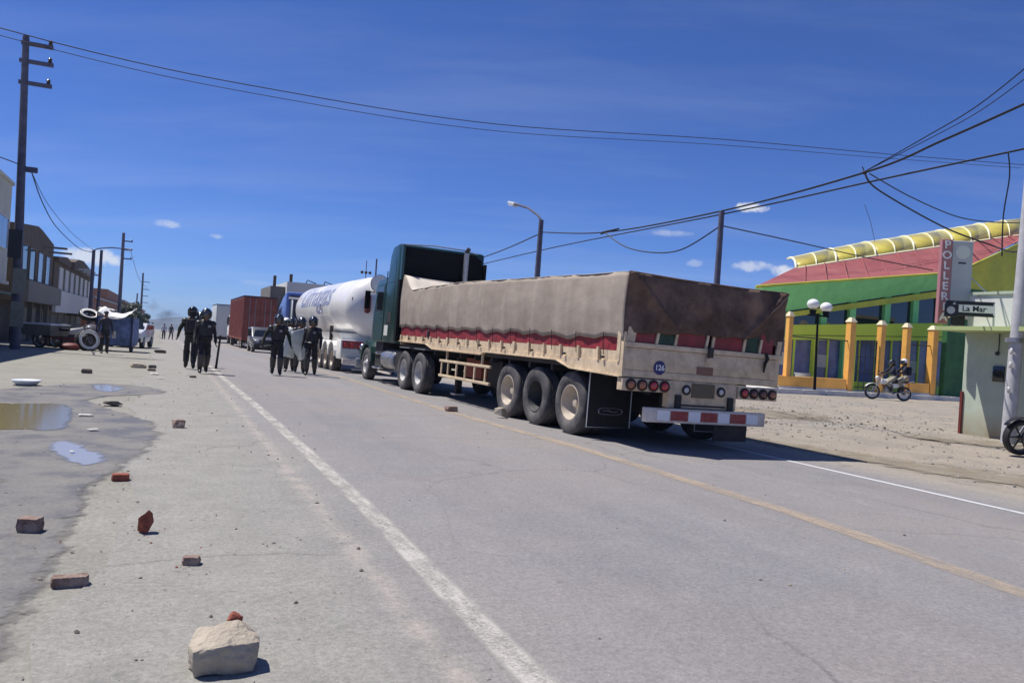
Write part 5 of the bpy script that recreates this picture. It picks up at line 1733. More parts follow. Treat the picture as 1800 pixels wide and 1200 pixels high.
cable('loose wire dangling straight down at the right edge of the sky', [(13.95, 9.83, 5.52), (14.2, 9.95, 5.13), (14.30, 10.09, 4.43), (14.53, 10.23, 3.7)], 0.013)
cable('faint thin wire slanting down to the left end of the yellow vault', [(23.84, 22.31, 7.51), (26.48, 24.42, 7.43), (29.13, 26.54, 7.09)], 0.010)
cable('wire from the left edge of the picture to the tall left pole', [(-9.5, 36.5, 8.1), (-6.3, 36.6, 7.35), (-5.45, 36.8, 7.12)], 0.022)
cable('sagging wire from the tall left pole down to the far street lamp', [(-5.25, 36.75, 7.1), (-5.95, 46, 6.9), (-6.5, 57, 6.75), (-6.2, 68, 6.4), (-5.5, 71.6, 6.45)], 0.026)
cable('thinner wire above the sagging one down to the far street lamp', [(-5.2, 36.75, 6.95), (-5.9, 48, 7.0), (-6.1, 62, 6.9), (-5.5, 71.6, 6.6)], 0.014)
cable('thin line linking the far crossarm poles on the left', [(-4.5, 113, 9.9), (-4.6, 160, 8.4), (-4.3, 214, 9.0)], 0.03)
sp = thing('cable_splice', 'dark splice clamp where the drop wires leave the thick cable', 'clamp', (13.47, 12.66, 5.56))
MB().ball((0, 0, 0), 0.055, 8, 6, (1, 1, 0.8)).build('clamp_body', 'cable_black', sp, smooth=True)
MB().tube([(0, 0, 0), (-0.06, 0.02, 0.12)], 0.012, 6).build('clamp_tail', 'cable_black', sp)
sp = thing('cable_splice', 'dark splice clamp above the cab where the slack loop begins', 'clamp', (13.98, 24.45, 5.54))
MB().tube([(0, -0.9, 0.03), (0, 0.2, 0), (0, 0.3, -0.03)], [0.03, 0.05, 0.03], 6).build('clamp_body', 'cable_black', sp)

# ------------------------------------------------------------------ left row of houses (facades face +x)


def house(name, label, y0, y1, x0=-7.0, depth=8.0, z=None, cat='house'):
    zz = gz(-7, (y0 + y1) / 2) - 0.15
    return thing(name, label, cat, (x0, y0, zz)), y1 - y0


def win(parent, x, ya, yb, za, zb, frame_m, pane_m='glass_sky', t=0.05, mull=1):
    f = MB()
    f.box(x - 0.05, x + 0.05, ya, ya + t, za, zb)
    f.box(x - 0.05, x + 0.05, yb - t, yb, za, zb)
    f.box(x - 0.05, x + 0.05, ya + t, yb - t, zb - t, zb)
    f.box(x - 0.05, x + 0.05, ya + t, yb - t, za, za + t)
    o = f.build('window', frame_m, parent)
    w = (yb - ya - 2 * t) / mull
    for i in range(mull):
        MB().box(x - 0.02, x + 0.015, ya + t + i * w + 0.015, ya + t + (i + 1) * w - 0.015, za + t, zb - t).build('pane', pane_m, o)
    return o


def shop_door(parent, x, ya, yb, zb, m):
    d = MB().box(x - 0.04, x + 0.02, ya, yb, 0.15, zb).build('shop_door', m, parent)
    n = 5
    for i in range(n):
        z = 0.4 + (zb - 0.5) * i / n
        MB().box(x + 0.021, x + 0.04, ya + 0.05, yb - 0.05, z, z + 0.06).build('shutter_rib', m, d)


# A: cream two-storey house at the left edge
T, L_ = house('town_house', 'cream two-storey house cut by the left edge of the picture', 22.0, 44.3)
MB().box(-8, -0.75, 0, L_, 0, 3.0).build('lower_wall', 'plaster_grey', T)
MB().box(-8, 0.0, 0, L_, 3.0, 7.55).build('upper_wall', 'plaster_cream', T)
MB().box(-8, 0.10, -0.1, L_ + 0.08, 7.553, 7.70).build('parapet', 'plaster_cream', T)
MB().box(-0.4, 0.12, 0.0, L_ - 0.01, 2.85, 2.997).build('slab_edge', 'plaster_cream', T)
for ya in (2.0, 6.4, 10.8, 15.2, 19.2):
    win(T, 0.01, ya, ya + 2.6, 4.45, 5.95, 'plaster_white', 'glass_sky', mull=2)
for ya in (1, 6, 11, 16):
    shop_door(T, -0.73, ya, ya + 3.0, 2.6, 'shutter_green')
for ya in (4.8, 9.8, 14.8, 20.0):
    box('column', 'shop_pale', T, -0.35, -0.05, ya, ya + 0.35, 0.0, 2.85)
box('awning', 'shutter_green', T, -0.7, 0.55, 15.0, 21.5, 2.35, 2.45)

# B: brown house with a rounded parapet and tall windows
T, L_ = house('town_house', 'brown two-storey house with a sloping parapet and tall blue panes, behind the tall left pole', 46.5, 60.6)
MB().box(-8, -0.7, 0, L_, 0, 2.35).build('lower_wall', 'plaster_brown', T)
MB().prism([(0, 2.35), (L_, 2.35), (L_, 6.35), (8.5, 6.75), (6.8, 6.8), (0.0, 6.25)], 'x', -8, 0.0).build('upper_wall', 'plaster_brown', T)
for ya, m in ((1.5, 'glass_dark'), (4.2, 'glass_dark'), (7.4, 'glass_sky'), (10.6, 'glass_sky')):
    win(T, 0.01, ya, ya + 2.1, 3.6, 5.4, 'plaster_grey', m)
MB().box(0.02, 0.62, 0.2, L_ - 0.1, 2.36, 3.45).build('balcony', 'plaster_grey', T)
for ya in (0.8, 4.2, 7.6, 11.0):
    shop_door(T, -0.68, ya, ya + 2.4, 2.1, 'shop_pale' if ya > 5 else 'dark_opening')
for ya in (3.5, 6.9, 10.3, 13.6):
    box('column', 'plaster_grey', T, -0.3, -0.05, ya, ya + 0.3, 0, 2.349)
for ya, z in ((9.0, 5.75), (11.8, 5.65)):
    box('roof_beam', 'plaster_grey', T, -0.2, 1.3, ya, ya + 0.15, z, z + 0.12)

# C: long house with a row of white window bays
T, L_ = house('town_house', 'long grey house with a row of pale window bays and a broken roofline', 61.5, 90.5)
MB().box(-8, -0.7, 0, L_, 0, 2.3).build('lower_wall', 'plaster_grey', T)
MB().box(-8, 0, 0, L_, 2.3, 5.6).build('upper_wall', 'plaster_brown', T)
MB().prism([(0, 5.603), (7.5, 5.603), (7.5, 6.0), (5.0, 6.2), (0, 5.9)], 'x', -8, 0.25).build('roof', 'plaster_brown', T)
MB().prism([(10, 5.603), (L_, 5.603), (L_, 6.2), (17, 6.75), (13.0, 6.6), (10, 6.2)], 'x', -8, 0.25).build('roof', 'plaster_brown', T)
for i, ya in enumerate((2.6, 6.3, 10.0, 13.8, 17.8, 21.8, 25.6)):
    win(T, 0.01, ya, ya + 2.3, 3.75, 5.35, 'plaster_white', 'plaster_white')
MB().box(0.01, 0.22, 0.1, L_ - 0.1, 2.15, 3.70).build('spandrel', 'plaster_white', T)
for ya in (1, 5.5, 10, 14.5, 19, 23.5):
    shop_door(T, -0.68, ya, ya + 3.0, 2.05, 'shop_pale')
MB().box(-0.65, 0.9, 16, 26, 1.95, 2.02).build('awning', 'brick_wall', T)
for ya in (13, 17, 21):
    box('roof_beam', 'plaster_white', T, 0.25, 1.2, ya, ya + 0.2, 5.75, 5.9)

# D and E: brick houses further on
T, L_ = house('town_house', 'low brick house with a pale upright window, beyond the long grey house', 93, 150)
MB().box(-9, 0, 0, L_, 0, 4.4).build('wall', 'brick_wall', T)
MB().box(-9, 0.3, 0, L_, 4.403, 4.6).build('roof', 'roof_tin', T)
MB().box(-9, -0.2, 26, L_, 4.603, 6.2).build('upper_wall', 'brick_wall', T)
for ya in (8, 20, 33, 44):
    win(T, 0.01, ya, ya + 4.0, 1.6 if ya < 30 else 2.4, 3.7, 'plaster_white', 'plaster_white' if ya > 30 else 'glass_dark')
shop_door(T, 0.01, 14, 18, 2.4, 'shop_pale')
T, L_ = house('town_house', 'farthest brick house of the left row with a flat roof', 156, 330)
MB().box(-10, 0, 0, L_, 0, 6.6).build('wall', 'brick_wall', T)
MB().box(-10, 0.3, -0.1, L_, 6.603, 6.9).build('roof', 'roof_tin', T)
for ya in (10, 40, 80, 120):
    win(T, 0.01, ya, ya + 10, 2.8, 4.6, 'plaster_grey', 'glass_dark')

# building behind the trucks
T = thing('town_house', 'grey unfinished block with roof stubs behind the white tank', 'house', (8.6, 74, gz(9, 74)))
MB().box(1.3, 9, 0, 9, 0, 6.2).build('wall', 'plaster_white', T)
MB().box(0, 1.29, 1.0, 9, 0, 5.75).build('wing', 'plaster_grey', T)
box('roof_stub', 'plaster_brown', T, 0.2, 0.45, 1.0, 1.3, 5.75, 6.7)
box('roof_stub', 'plaster_brown', T, 1.5, 1.75, 0.1, 0.4, 6.2, 6.9)
for x in (2.6, 5.0):
    MB().box(x, x + 1.4, -0.03, 0.0, 3.6, 5.0).build('window', 'glass_dark', T)
for x in (3.0, 4.6):
    MB().tube([(x, 0.3, 6.2), (x + 0.1, 0.3, 6.5), (x + 0.9, 0.3, 6.25)], 0.05, 6).build('roof_rod', 'letter_dark', T)

# ------------------------------------------------------------------ tree far left


def leafy(T, c, r, n, m, size, seed, sq=(1, 1, 0.8)):
    rnd = random.Random(seed)
    mb = MB()
    clumps = []
    for i in range(14):
        v = Vector((rnd.gauss(0, 1), rnd.gauss(0, 1), rnd.gauss(0, 1))).normalized() * (rnd.random() ** 0.4)
        clumps.append((Vector((c[0] + v.x * r * sq[0], c[1] + v.y * r * sq[1], c[2] + v.z * r * sq[2])), r * rnd.uniform(0.25, 0.42)))
    for i in range(n):
        cc, cr_ = rnd.choice(clumps)
        v = Vector((rnd.gauss(0, 1), rnd.gauss(0, 1), rnd.gauss(0, 1))).normalized() * cr_ * rnd.random() ** 0.35
        p = cc + v
        a = Vector((rnd.gauss(0, 1), rnd.gauss(0, 1), rnd.gauss(0, 1))).normalized()
        b = a.orthogonal().normalized()
        s = size * rnd.uniform(0.6, 1.3)
        mb.add([p - a * s, p + b * s * 0.5, p + a * s, p - b * s * 0.5], [(0, 1, 2, 3)])
    o = mb.build('crown', m, T)
    o['kind'] = 'stuff'
    return o


for i, (x, y, h, lb) in enumerate([(-6.4, 150, 4.6, 'dark leafy tree at the end of the left row of houses'), (-5.0, 178, 4.2, 'low dark tree just right of the first one, further up the street')]):
    T = thing('street_tree', lb, 'tree', (x, y, gz(x, y)))
    MB().tube([(0, 0, -0.2), (0.1, 0, 1.2), (0.3, 0.1, h * 0.7)], [0.28, 0.22, 0.08], 8).build('trunk', 'bark', T, smooth=40)
    for (dx, dy) in ((1.0, 0.3), (-0.9, 0.5), (0.2, -0.9)):
        MB().tube([(0.1, 0, 1.2), (dx * 0.6, dy, h * 0.45), (dx * 1.3, dy * 1.3, h * 0.7)], [0.14, 0.09, 0.04], 6).build('limb', 'bark', T)
    leafy(T, (0.2, 0, h * 0.62), h * 0.62, 2600, 'leaf', 0.22, 11 + i)

# ------------------------------------------------------------------ roadside clutter at left


def cargo_trike():
    T = thing('cargo_tricycle', 'white cargo motor-tricycle loaded with tyres at left, in the shade of the houses', 'tricycle', (-4.0, 41.2, gz(-4, 41)), rotz=rad(62))
    ring_tyre(T, 0, -1.15, 0.36, 0.36, 0.14, rim_m='steel_grey', tyre_m='black_rubber')
    for s in (-1, 1):
        ring_tyre(T, s * 0.55, 0.9, 0.34, 0.34, 0.14, spokes=False)
    MB().tube([(0, -0.95, 0.9), (0, -0.3, 0.45), (0, 1.2, 0.5)], 0.045, 8).build('frame', 'moto_red', T, smooth=40)
    for s in (-1, 1):
        MB().tube([(s * 0.1, -1.15, 0.36), (s * 0.1, -0.85, 1.0)], 0.028, 8).build('fork', 'steel_grey', T)
    MB().hull8([(-0.12, -0.75, 0.7), (0.12, -0.75, 0.7), (0.13, -0.15, 0.7), (-0.13, -0.15, 0.7)], [(-0.14, -0.7, 1.0), (0.14, -0.7, 1.0), (0.1, -0.15, 0.92), (-0.1, -0.15, 0.92)]).build('fuel_tank', 'moto_white', T, bevel=0.05, smooth=40)
    MB().box(-0.14, 0.14, -0.18, 0.32, 0.80, 0.92).build('seat', 'moto_black', T, bevel=0.03, smooth=40)
    MB().tube([(-0.4, -0.65, 1.15), (-0.15, -0.85, 1.1), (0.15, -0.85, 1.1), (0.4, -0.65, 1.15)], 0.02, 8).build('handlebar', 'moto_black', T, smooth=40)
    rows = [[(sx * 0.09, -1.15 - 0.47 * cos(rad(20 + 18 * k)), 0.36 + 0.47 * sin(rad(20 + 18 * k))) for sx in (-1, 0, 1)] for k in range(8)]
    MB().sheet(rows).build('front_fender', 'moto_white', T, smooth=True, thick=0.012)
    MB().hull8([(-0.62, 0.38, 0.55), (0.62, 0.38, 0.55), (0.62, 1.75, 0.55), (-0.62, 1.75, 0.55)], [(-0.70, 0.35, 1.02), (0.70, 0.35, 1.02), (0.70, 1.8, 1.02), (-0.70, 1.8, 1.02)]).build('cargo_bed', 'plaster_grey', T, bevel=0.02)
    MB().box(-0.72, 0.72, 0.33, 1.82, 1.022, 1.09).build('bed_rim', 'white_paint', T)
    MB().ball((0, -1.0, 1.0), 0.13, 12, 8).build('headlight', 'lamp_clear', T, smooth=True)


cargo_trike()


def loose_tyre(label, loc, rot, r=0.42, w=0.2, m='black_rubber', group='loose tyres by the roadside'):
    T = thing('tyre', label, 'tyre', loc, group=group, rot=rot)
    prof = [(r * 0.60, -w * 0.35), (r * 0.8, -w * 0.52), (r * 0.97, -w * 0.4), (r, 0), (r * 0.97, w * 0.4), (r * 0.8, w * 0.52), (r * 0.60, w * 0.35), (r * 0.66, 0)]
    MB().lathe(prof, (0, 0, 0), 'x', 28, closed=True).build('casing', m, T, smooth=True)
    MB().lathe([(r * 0.58, w * 0.36), (r * 0.63, w * 0.42), (r * 0.86, w * 0.54), (r * 0.86, w * 0.50), (r * 0.62, w * 0.36)], (0, 0, 0), 'x', 28, closed=True).build('white_sidewall', 'white_paint', T, smooth=True)


loose_tyre('big whitewall tyre leaning upright against the white tricycle', (-3.05, 39.9, gz(-3, 40) + 0.47), (0, rad(-14), rad(-62)), 0.52, 0.24)
loose_tyre('whitewall tyre lying tilted on top of the tricycle load', (-3.2, 41.6, gz(-3, 41) + 1.60), (0, rad(-58), rad(-70)), 0.46, 0.2)
loose_tyre('black tyre lying on the blue cargo cart beside the white cloth', (-2.55, 42.6, gz(-2, 42) + 1.86), (0, rad(-80), rad(-40)), 0.42, 0.2)
loose_tyre('small whitewall tyre standing far up the street next to the distant white car', (-2.5, 79, gz(-2, 79) + 0.5), (0, 0, rad(-80)), 0.55, 0.25)


def blue_cart():
    T = thing('cargo_cart', 'tall blue canvas cargo cart at left with a white cloth on top', 'cart', (-2.0, 41.8, gz(-2, 42)), rotz=rad(-6))
    rows = []
    for k in range(9):
        v = k / 8
        row = []
        for i in range(33):
            a = i / 32
            if a < 0.25:
                p = (-0.75 + 1.5 * a * 4, -0.85)
            elif a < 0.5:
                p = (0.75, -0.85 + 1.9 * (a - 0.25) * 4)
            elif a < 0.75:
                p = (0.75 - 1.5 * (a - 0.5) * 4, 1.05)
            else:
                p = (-0.75, 1.05 - 1.9 * (a - 0.75) * 4)
            w = 0.03 * noise.noise(Vector((p[0] * 3, p[1] * 3, v * 2))) + 0.03 * sin(v * pi)
            row.append((p[0] * (1 + w), p[1] * (1 + w), 0.30 + 1.30 * v))
        rows.append(row)
    MB().sheet(rows).build('canvas_side', 'cart_blue', T, smooth=True)
    MB().box(-0.72, 0.72, -0.8, 1.0, 1.50, 1.58).build('canvas_top', 'cart_blue', T)
    box('label_patch', 'paper_white', T, -0.08, 0.08, -0.915, -0.895, 0.62, 0.95)
    for s in (-1, 1):
        ring_tyre(T, s * 0.66, -0.2, 0.30, 0.30, 0.12, spokes=False)
    MB().box(-0.7, 0.7, -0.75, 0.95, 0.26, 0.34).build('bed', 'chassis_black', T)
    for x in (-0.73, 0.73):
        box('corner_post', 'blue_shade_navy', T, x - 0.03, x + 0.03, -0.90, -0.84, 0.1, 1.75)
    rows = []
    for k in range(9):
        row = []
        for i in range(13):
            u, v = i / 12 * 2 - 1, k / 8 * 2 - 1
            row.append((0.70 * u, 0.75 * v - 0.2, 1.68 + 0.30 * u * u - 0.16 * max(0.0, -v) ** 2 + 0.10 * max(0.0, v) - 0.06 * noise.noise(Vector((u * 3, v * 3, 0)))))
        rows.append(row)
    c = MB().sheet(rows).build('white_cloth', 'white_paint', None, smooth=True, thick=0.02)
    c.matrix_world = Matrix.Translation((-2.0, 41.8, gz(-2, 42))) @ Matrix.Rotation(rad(-6), 4, 'Z')
    tag(c, 'white cloth sagging over the top of the blue cargo cart', 'cloth')


blue_cart()
# low heaps of dark goods in the shade in front of the houses
rnd = random.Random(4)
for i, (x, y, sx, sy, sz, lb) in enumerate([(-4.6, 44.0, 0.8, 0.7, 0.9, 'dark sack heap behind the white tricycle'), (-5.2, 46.5, 0.9, 0.8, 1.1, 'tall dark sack heap close to the brown house'),
                                           (-3.2, 43.6, 0.7, 0.6, 1.2, 'dark bundle between the tricycle and the blue cart'), (-3.7, 39.7, 0.45, 0.35, 0.32, 'low reddish sack in front of the tricycle')]):
    mb = MB().ball((0, 0, sz * 0.45), 1.0, 16, 10)
    mb.v = [(v[0] * sx * (1 + 0.18 * noise.noise(Vector(v) * 1.6)), v[1] * sy, (v[2] - sz * 0.45) * sz * 0.55 + sz * 0.45) for v in mb.v]
    o = mb.build('sack_heap', 'door_red' if i == 3 else 'cloth_dark', None, smooth=True, loc=(x, y, gz(x, y)))
    tag(o, lb, 'sack')

# ------------------------------------------------------------------ right side: sidewalk, fence, green building
o = MB().box(26.0, 62, 30.3, 60, -0.4, 0.10).build('sidewalk', 'kerb_white')
o['kind'] = 'structure'
T = thing('kerb', 'white painted kerb running in front of the orange fence', 'kerb', (26.0, 30.17, 0))
for i in range(14):
    box('kerb_stone', 'kerb_white', T, i * 1.5, i * 1.5 + 1.48, -0.03, 0.125, -0.3, 0.118, bevel=0.015)

F = thing('fence', 'orange fence with square capped posts in front of the green building', 'fence', (28.3, 31.2, 0.10))
posts = [(28.80, 0.27), (32.95, 0.36), (35.15, 0.33), (37.05, 0.33), (39.1, 0.40)]
for x, w in posts:
    p = MB().box(x - 28.3 - w / 2, x - 28.3 + w / 2, -w / 2, w / 2, 0.0, 3.62).build('post', 'orange_paint', F, bevel=0.03)
    cx_ = x - 28.3
    MB().hull8([(cx_ - w / 2 - 0.04, -w / 2 - 0.04, 3.622), (cx_ + w / 2 + 0.04, -w / 2 - 0.04, 3.622), (cx_ + w / 2 + 0.04, w / 2 + 0.04, 3.622), (cx_ - w / 2 - 0.04, w / 2 + 0.04, 3.622)],
               [(cx_ - w / 4, -w / 4, 3.86), (cx_ + w / 4, -w / 4, 3.86), (cx_ + w / 4, w / 4, 3.86), (cx_ - w / 4, w / 4, 3.86)]).build('cap', 'cap_cream', p)
for a, b in ((-0.2, 4.37), (8.98, 10.5)):
    MB().box(a, b, -0.20, 0.12, 0.0, 0.62).build('base_wall', 'orange_paint', F, bevel=0.02)
    MB().box(a - 0.02, b + 0.02, -0.23, 0.15, -0.01, 0.10).build('plinth', 'kerb_white', F)
MB().tube([(0.45, 0, 2.62), (4.6, 0, 2.62)], 0.03, 6).build('rail', 'letter_dark', F)
MB().tube([(9.0, 0, 2.72), (10.7, 0, 2.72)], 0.03, 6).build('rail', 'letter_dark', F)
G = thing('gate', 'open-work metal gate between the second and third orange posts', 'gate', (33.25, 31.2, 0.10))
for z in (0.25, 1.05, 1.85, 2.60):
    MB().tube([(0.05, 0, z), (1.6, 0, z)], 0.025, 6).build('gate_rail', 'letter_dark', G)
for i in range(5):
    MB().tube([(0.08 + i * 0.38, 0, 0.1), (0.08 + i * 0.38, 0, 2.75)], 0.022 if 0 < i < 4 else 0.04, 6).build('gate_bar', 'lime_paint' if i in (0,) else 'letter_dark', G)

B = thing('community_building', 'green and lime building with red roof band and yellow vaulted ridge at right', 'building', (28.0, 34.0, 0.10))


def bx(X):
    return X - 28.0


def bpoly(name, m, pts, y0, y1, parent=None, bevel=0):
    """pts: (X, Z) world; y0..y1 relative to the facade plane"""
    return MB().prism([(bx(x), z - 0.10) for x, z in pts], 'y', y0, y1).build(name, m, parent or B, bevel=bevel)


# ground floor: lime frame with blue panes
bpoly('floor_slab', 'lime_paint', [(29.3, 0.1), (46, 0.1), (46, 0.55), (29.3, 0.55)], -0.1, 0.3)
bpoly('lime_band', 'lime_paint', [(30.2, 2.58), (44.5, 3.38), (44.5, 4.50), (30.2, 3.36)], -0.35, 0.3)
bpoly('band_groove', 'deep_green', [(30.2, 2.80), (44.5, 3.60), (44.5, 3.64), (30.2, 2.84)], -0.365, -0.351)
cols = [30.3, 33.05, 35.2, 37.9, 40.2, 42.4, 44.5]


def band_lo(x):
    return 2.58 + (x - 30.2) / 14.3 * 0.80


def band_hi(x):
    return 3.36 + (x - 30.2) / 14.3 * 1.14


def eave(x):
    return 4.05 + (x - 30.2) / 12.35 * 2.33


for i, x in enumerate(cols):
    m = 'lime_paint' if i % 2 else 'leaf_green_paint'
    bpoly('column', m, [(x, 0.556), (x + 0.28, 0.556), (x + 0.28, band_lo(x)), (x, band_lo(x))], -0.2, 0.25)
    bpoly('upper_column', 'leaf_green_paint', [(x + 0.4 - 0.0, band_hi(x + 0.4) + 0.0), (x + 0.85, band_hi(x + 0.85)), (x + 0.85, eave(x + 0.85)), (x + 0.4, eave(x + 0.4))], -0.15, 0.2)
for i in range(len(cols) - 1):
    a, b = cols[i] + 0.28, cols[i + 1]
    w = bpoly('window', 'glass_blue', [(a, 0.556), (b, 0.556), (b, band_lo(b)), (a, band_lo(a))], 0.05, 0.09)
    for t_ in (0.5,):
        xm = a + (b - a) * t_
        bpoly('mullion', 'lime_paint', [(xm - 0.05, 0.556), (xm + 0.05, 0.556), (xm + 0.05, band_lo(xm)), (xm - 0.05, band_lo(xm))], -0.02, 0.048, w)
    if i in (0, 1, 4):
        bpoly('notice', 'paper_white', [(a + 0.15, 1.25), (a + 1.05, 1.25), (a + 1.05, 1.95), (a + 0.15, 1.95)], 0.03, 0.047, w)
    ua, ub = cols[i] + 0.85, cols[i + 1] + 0.4
    u = bpoly('upper_window', 'glass_dark', [(ua, band_hi(ua)), (ub, band_hi(ub)), (ub, eave(ub)), (ua, eave(ua))], 0.06, 0.10)
bpoly('rear_wall', 'deep_green', [(30.2, 0.11), (52, 0.11), (52, 6.2), (42.5, 6.1), (30.2, 4.0)], 7.8, 8.0)
# planters and chairs seen through the fence
for x in (31.2, 40.9):
    p = thing('planter', 'pale round planter behind the fence, ' + ('left of the gate' if x < 35 else 'right of the gate'), 'planter', (x, 32.6, 0.10))
    MB().lathe([(0.28, 0.0), (0.40, 0.75), (0.36, 0.80), (0.30, 0.72), (1e-4, 0.70)], (0, 0, 0), 'z', 16).build('pot', 'box_grey', p, smooth=40)
    MB().lathe([(0.41, 0.72), (0.44, 0.76), (0.41, 0.80)], (0, 0, 0), 'z', 16, closed=True).build('pot_lip', 'box_grey', p, smooth=40)

# green fascia: tilts outwards
MB().hull8([(bx(30.4), -0.25, eave(30.4) - 0.1), (bx(43.3), -0.25, eave(43.3) - 0.1), (bx(43.3), 0.5, eave(43.3) - 0.1), (bx(30.4), 0.5, eave(30.4) - 0.1)],
           [(bx(28.4), -1.0, 5.10), (bx(42.3), -1.0, 7.25), (bx(43.3), 0.6, 7.35), (bx(29.3), 0.6, 5.25)]).build('green_fascia', 'leaf_green_paint', B)
bpoly('olive_soffit', 'olive_yellow', [(30.3, eave(30.3) - 0.35), (43.3, eave(43.3) - 0.5), (43.3, eave(43.3) - 0.095), (30.3, eave(30.3) - 0.095)], -0.28, 0.1)
# red roof band, leaning back from the eave
MB().add([(bx(28.0), -1.05, 5.13), (bx(42.9), -1.05, 7.30), (bx(47.5), -1.05, 9.45), (bx(52.0), -1.05, 11.2), (bx(54.5), 2.5, 11.33), (bx(33.84), 2.5, 6.90),
          (bx(28.2), -0.85, 5.05), (bx(43.0), -0.85, 7.22), (bx(47.5), -0.85, 9.35), (bx(52.0), -0.85, 11.1), (bx(54.5), 2.7, 11.23), (bx(33.9), 2.7, 6.80)],
         [(0, 1, 5), (1, 2, 4, 5), (2, 3, 4), (6, 11, 7), (7, 11, 10, 8), (8, 10, 9), (0, 6, 7, 1), (1, 7, 8, 2), (2, 8, 9, 3), (3, 9, 10, 4), (4, 10, 11, 5), (5, 11, 6, 0)]).build('red_roof', 'roof_red', B)
for i in range(15):
    f = (i + 0.5) / 15
    a_ = Vector((bx(28.6), -1.05, 5.22)).lerp(Vector((bx(50.0), -1.05, 10.42)), f)
    # lower edge follows the eave, which kinks at 42.9
    X_ = 29.0 + f * 23.0
    zl = 5.13 + (X_ - 28.0) / 14.9 * 2.17 if X_ < 42.9 else 7.30 + (X_ - 42.9) / 9.1 * 3.9
    Xu = 33.84 + max(0.0, (X_ - 30.5)) / 21.5 * 20.66
    zu = 6.90 + (Xu - 33.84) / 20.66 * 4.43
    if X_ < 51.5 and X_ > 31:
        MB().tube([(bx(X_), -1.05, zl + 0.02), (bx(Xu), 2.5, zu + 0.02)], 0.035, 5).build('roof_seam', 'roof_red', B)
MB().tube([(bx(28.0), -1.06, 5.13), (bx(42.9), -1.06, 7.30), (bx(52.0), -1.06, 11.2)], 0.06, 6).build('gutter', 'olive_yellow', B)
# yellow gable wall under the raised right end
bpoly('gable_wall', 'olive_yellow', [(43.6, 6.6), (52, 6.6), (52, 11.0), (47.4, 9.1), (43.0, 7.1)], -0.55, -0.3)
bpoly('gable_base', 'deep_green', [(43.3, 5.6), (52, 5.6), (52, 6.597), (43.3, 6.597)], -0.58, -0.28)
# barrel vault ridge: ruled between the front edge and the ridge line
lo = [(33.9, 2.5, 6.90), (37.0, 2.5, 7.60), (40.2, 2.5, 8.30), (43.5, 2.5, 9.0), (47.0, 2.5, 9.75), (50.5, 2.5, 10.50), (54.5, 2.5, 11.33)]
hi_ = [(35.5, 5.0, 7.85), (38.7, 5.0, 8.75), (41.6, 5.0, 9.50), (45.0, 5.0, 10.27), (48.4, 5.0, 11.08), (52.2, 5.0, 11.98), (57.5, 5.0, 13.10)]
NV = 8


def vpt(i, f, k, dz=0.0):
    a = Vector(lo[i]).lerp(Vector(lo[min(i + 1, 6)]), f)
    b = Vector(hi_[i]).lerp(Vector(hi_[min(i + 1, 6)]), f)
    th = k / NV * pi * 0.5
    p = Vector((a.x + (b.x - a.x) * (1 - cos(th)), a.y + (b.y - a.y) * (1 - cos(th)), a.z + (b.z - a.z) * sin(th)))
    return (bx(p.x), p.y, p.z - 0.10 + dz)


for i in range(6):
    rows = [[vpt(i, f, k) for k in range(NV + 1)] for f in (0.0, 0.5, 1.0)]
    MB().sheet(rows).build('vault_panel', 'vault_yellow', B, smooth=True, thick=0.03)
for i in range(7):
    MB().tube([vpt(i, 0, k, 0.03) for k in range(NV + 1)], 0.075, 6).build('vault_rib', 'vault_rib', B, smooth=40)
    if i < 6:
        MB().tube([vpt(i, 0.5, k, 0.03) for k in range(NV + 1)], 0.045, 6).build('vault_rib', 'vault_rib', B, smooth=40)
MB().tube([vpt(i, 0, 0, 0.03) for i in range(7)], 0.10, 6).build('vault_edge', 'vault_rib', B)
MB().tube([vpt(i, 0, NV, 0.02) for i in range(7)], 0.06, 6).build('vault_ridge', 'vault_rib', B)

# dark green side wall with a red door
T = thing('yard_wall', 'dark green yard wall with a dark red door between the fence and the corner house', 'wall', (39.6, 30.75, 0.10))
MB().box(0, 3.2, 0, 0.3, 0, 4.35).build('wall_body', 'deep_green', T)
MB().box(-0.05, 3.2, -0.12, 0.35, 4.353, 4.55).build('coping', 'cap_cream', T)
d = MB().box(1.55, 2.95, -0.05, -0.002, 0.02, 3.2).build('door', 'door_red', T)
MB().ball((1.7, -0.08, 1.5), 0.06, 8, 6).build('handle', 'steel_grey', d, smooth=True)

# corner house on the right: pale green wall, overhanging white floor
H = thing('corner_house', 'pale green corner house with an overhanging white upper edge at right', 'house', (18.2, 4.0, gz(18, 9)))
LY = 13.62 - 4.0
MB().box(0, 6, 0, LY, -0.3, 2.50).build('lower_wall', 'wall_corner', H)
MB().box(-1.05, 6, 0, LY + 0.02, 2.503, 2.60).build('overhang_slab', 'wall_lime_pale', H)
MB().box(-0.12, 6, 0, LY - 0.12, 2.603, 3.42).build('upper_wall', 'plaster_white', H)
MB().box(-0.16, 6, 0, LY - 0.08, 3.423, 3.49).build('coping', 'wall_pale_green', H)
MB().box(-0.05, -0.001, LY - 0.05, LY + 0.012, -0.3, 1.05).build('corner_trim', 'door_red', H)
box('poster', 'poster_red', H, -0.012, -0.002, 7.2, 8.0, 1.95, 2.33)
box('meter_box', 'glass_dark', H, -0.05, -0.002, 8.55, 8.83, 1.35, 1.72, bevel=0.01)
MB().ball((-0.03, 8.75, 2.02), 0.05, 8, 6).build('bell', 'letter_dark', H, smooth=True)
for (a, b, z0, z1) in ((7.5, 8.05, 1.6, 1.82), (6.9, 7.2, 1.68, 1.95)):
    MB().box(-0.008, -0.002, a, b, z0, z1).build('torn_paper', 'sign_face', H)
MB().box(-0.128, -0.121, 7.6, 7.95, 2.85, 3.25).build('vent', 'sign_face', H)
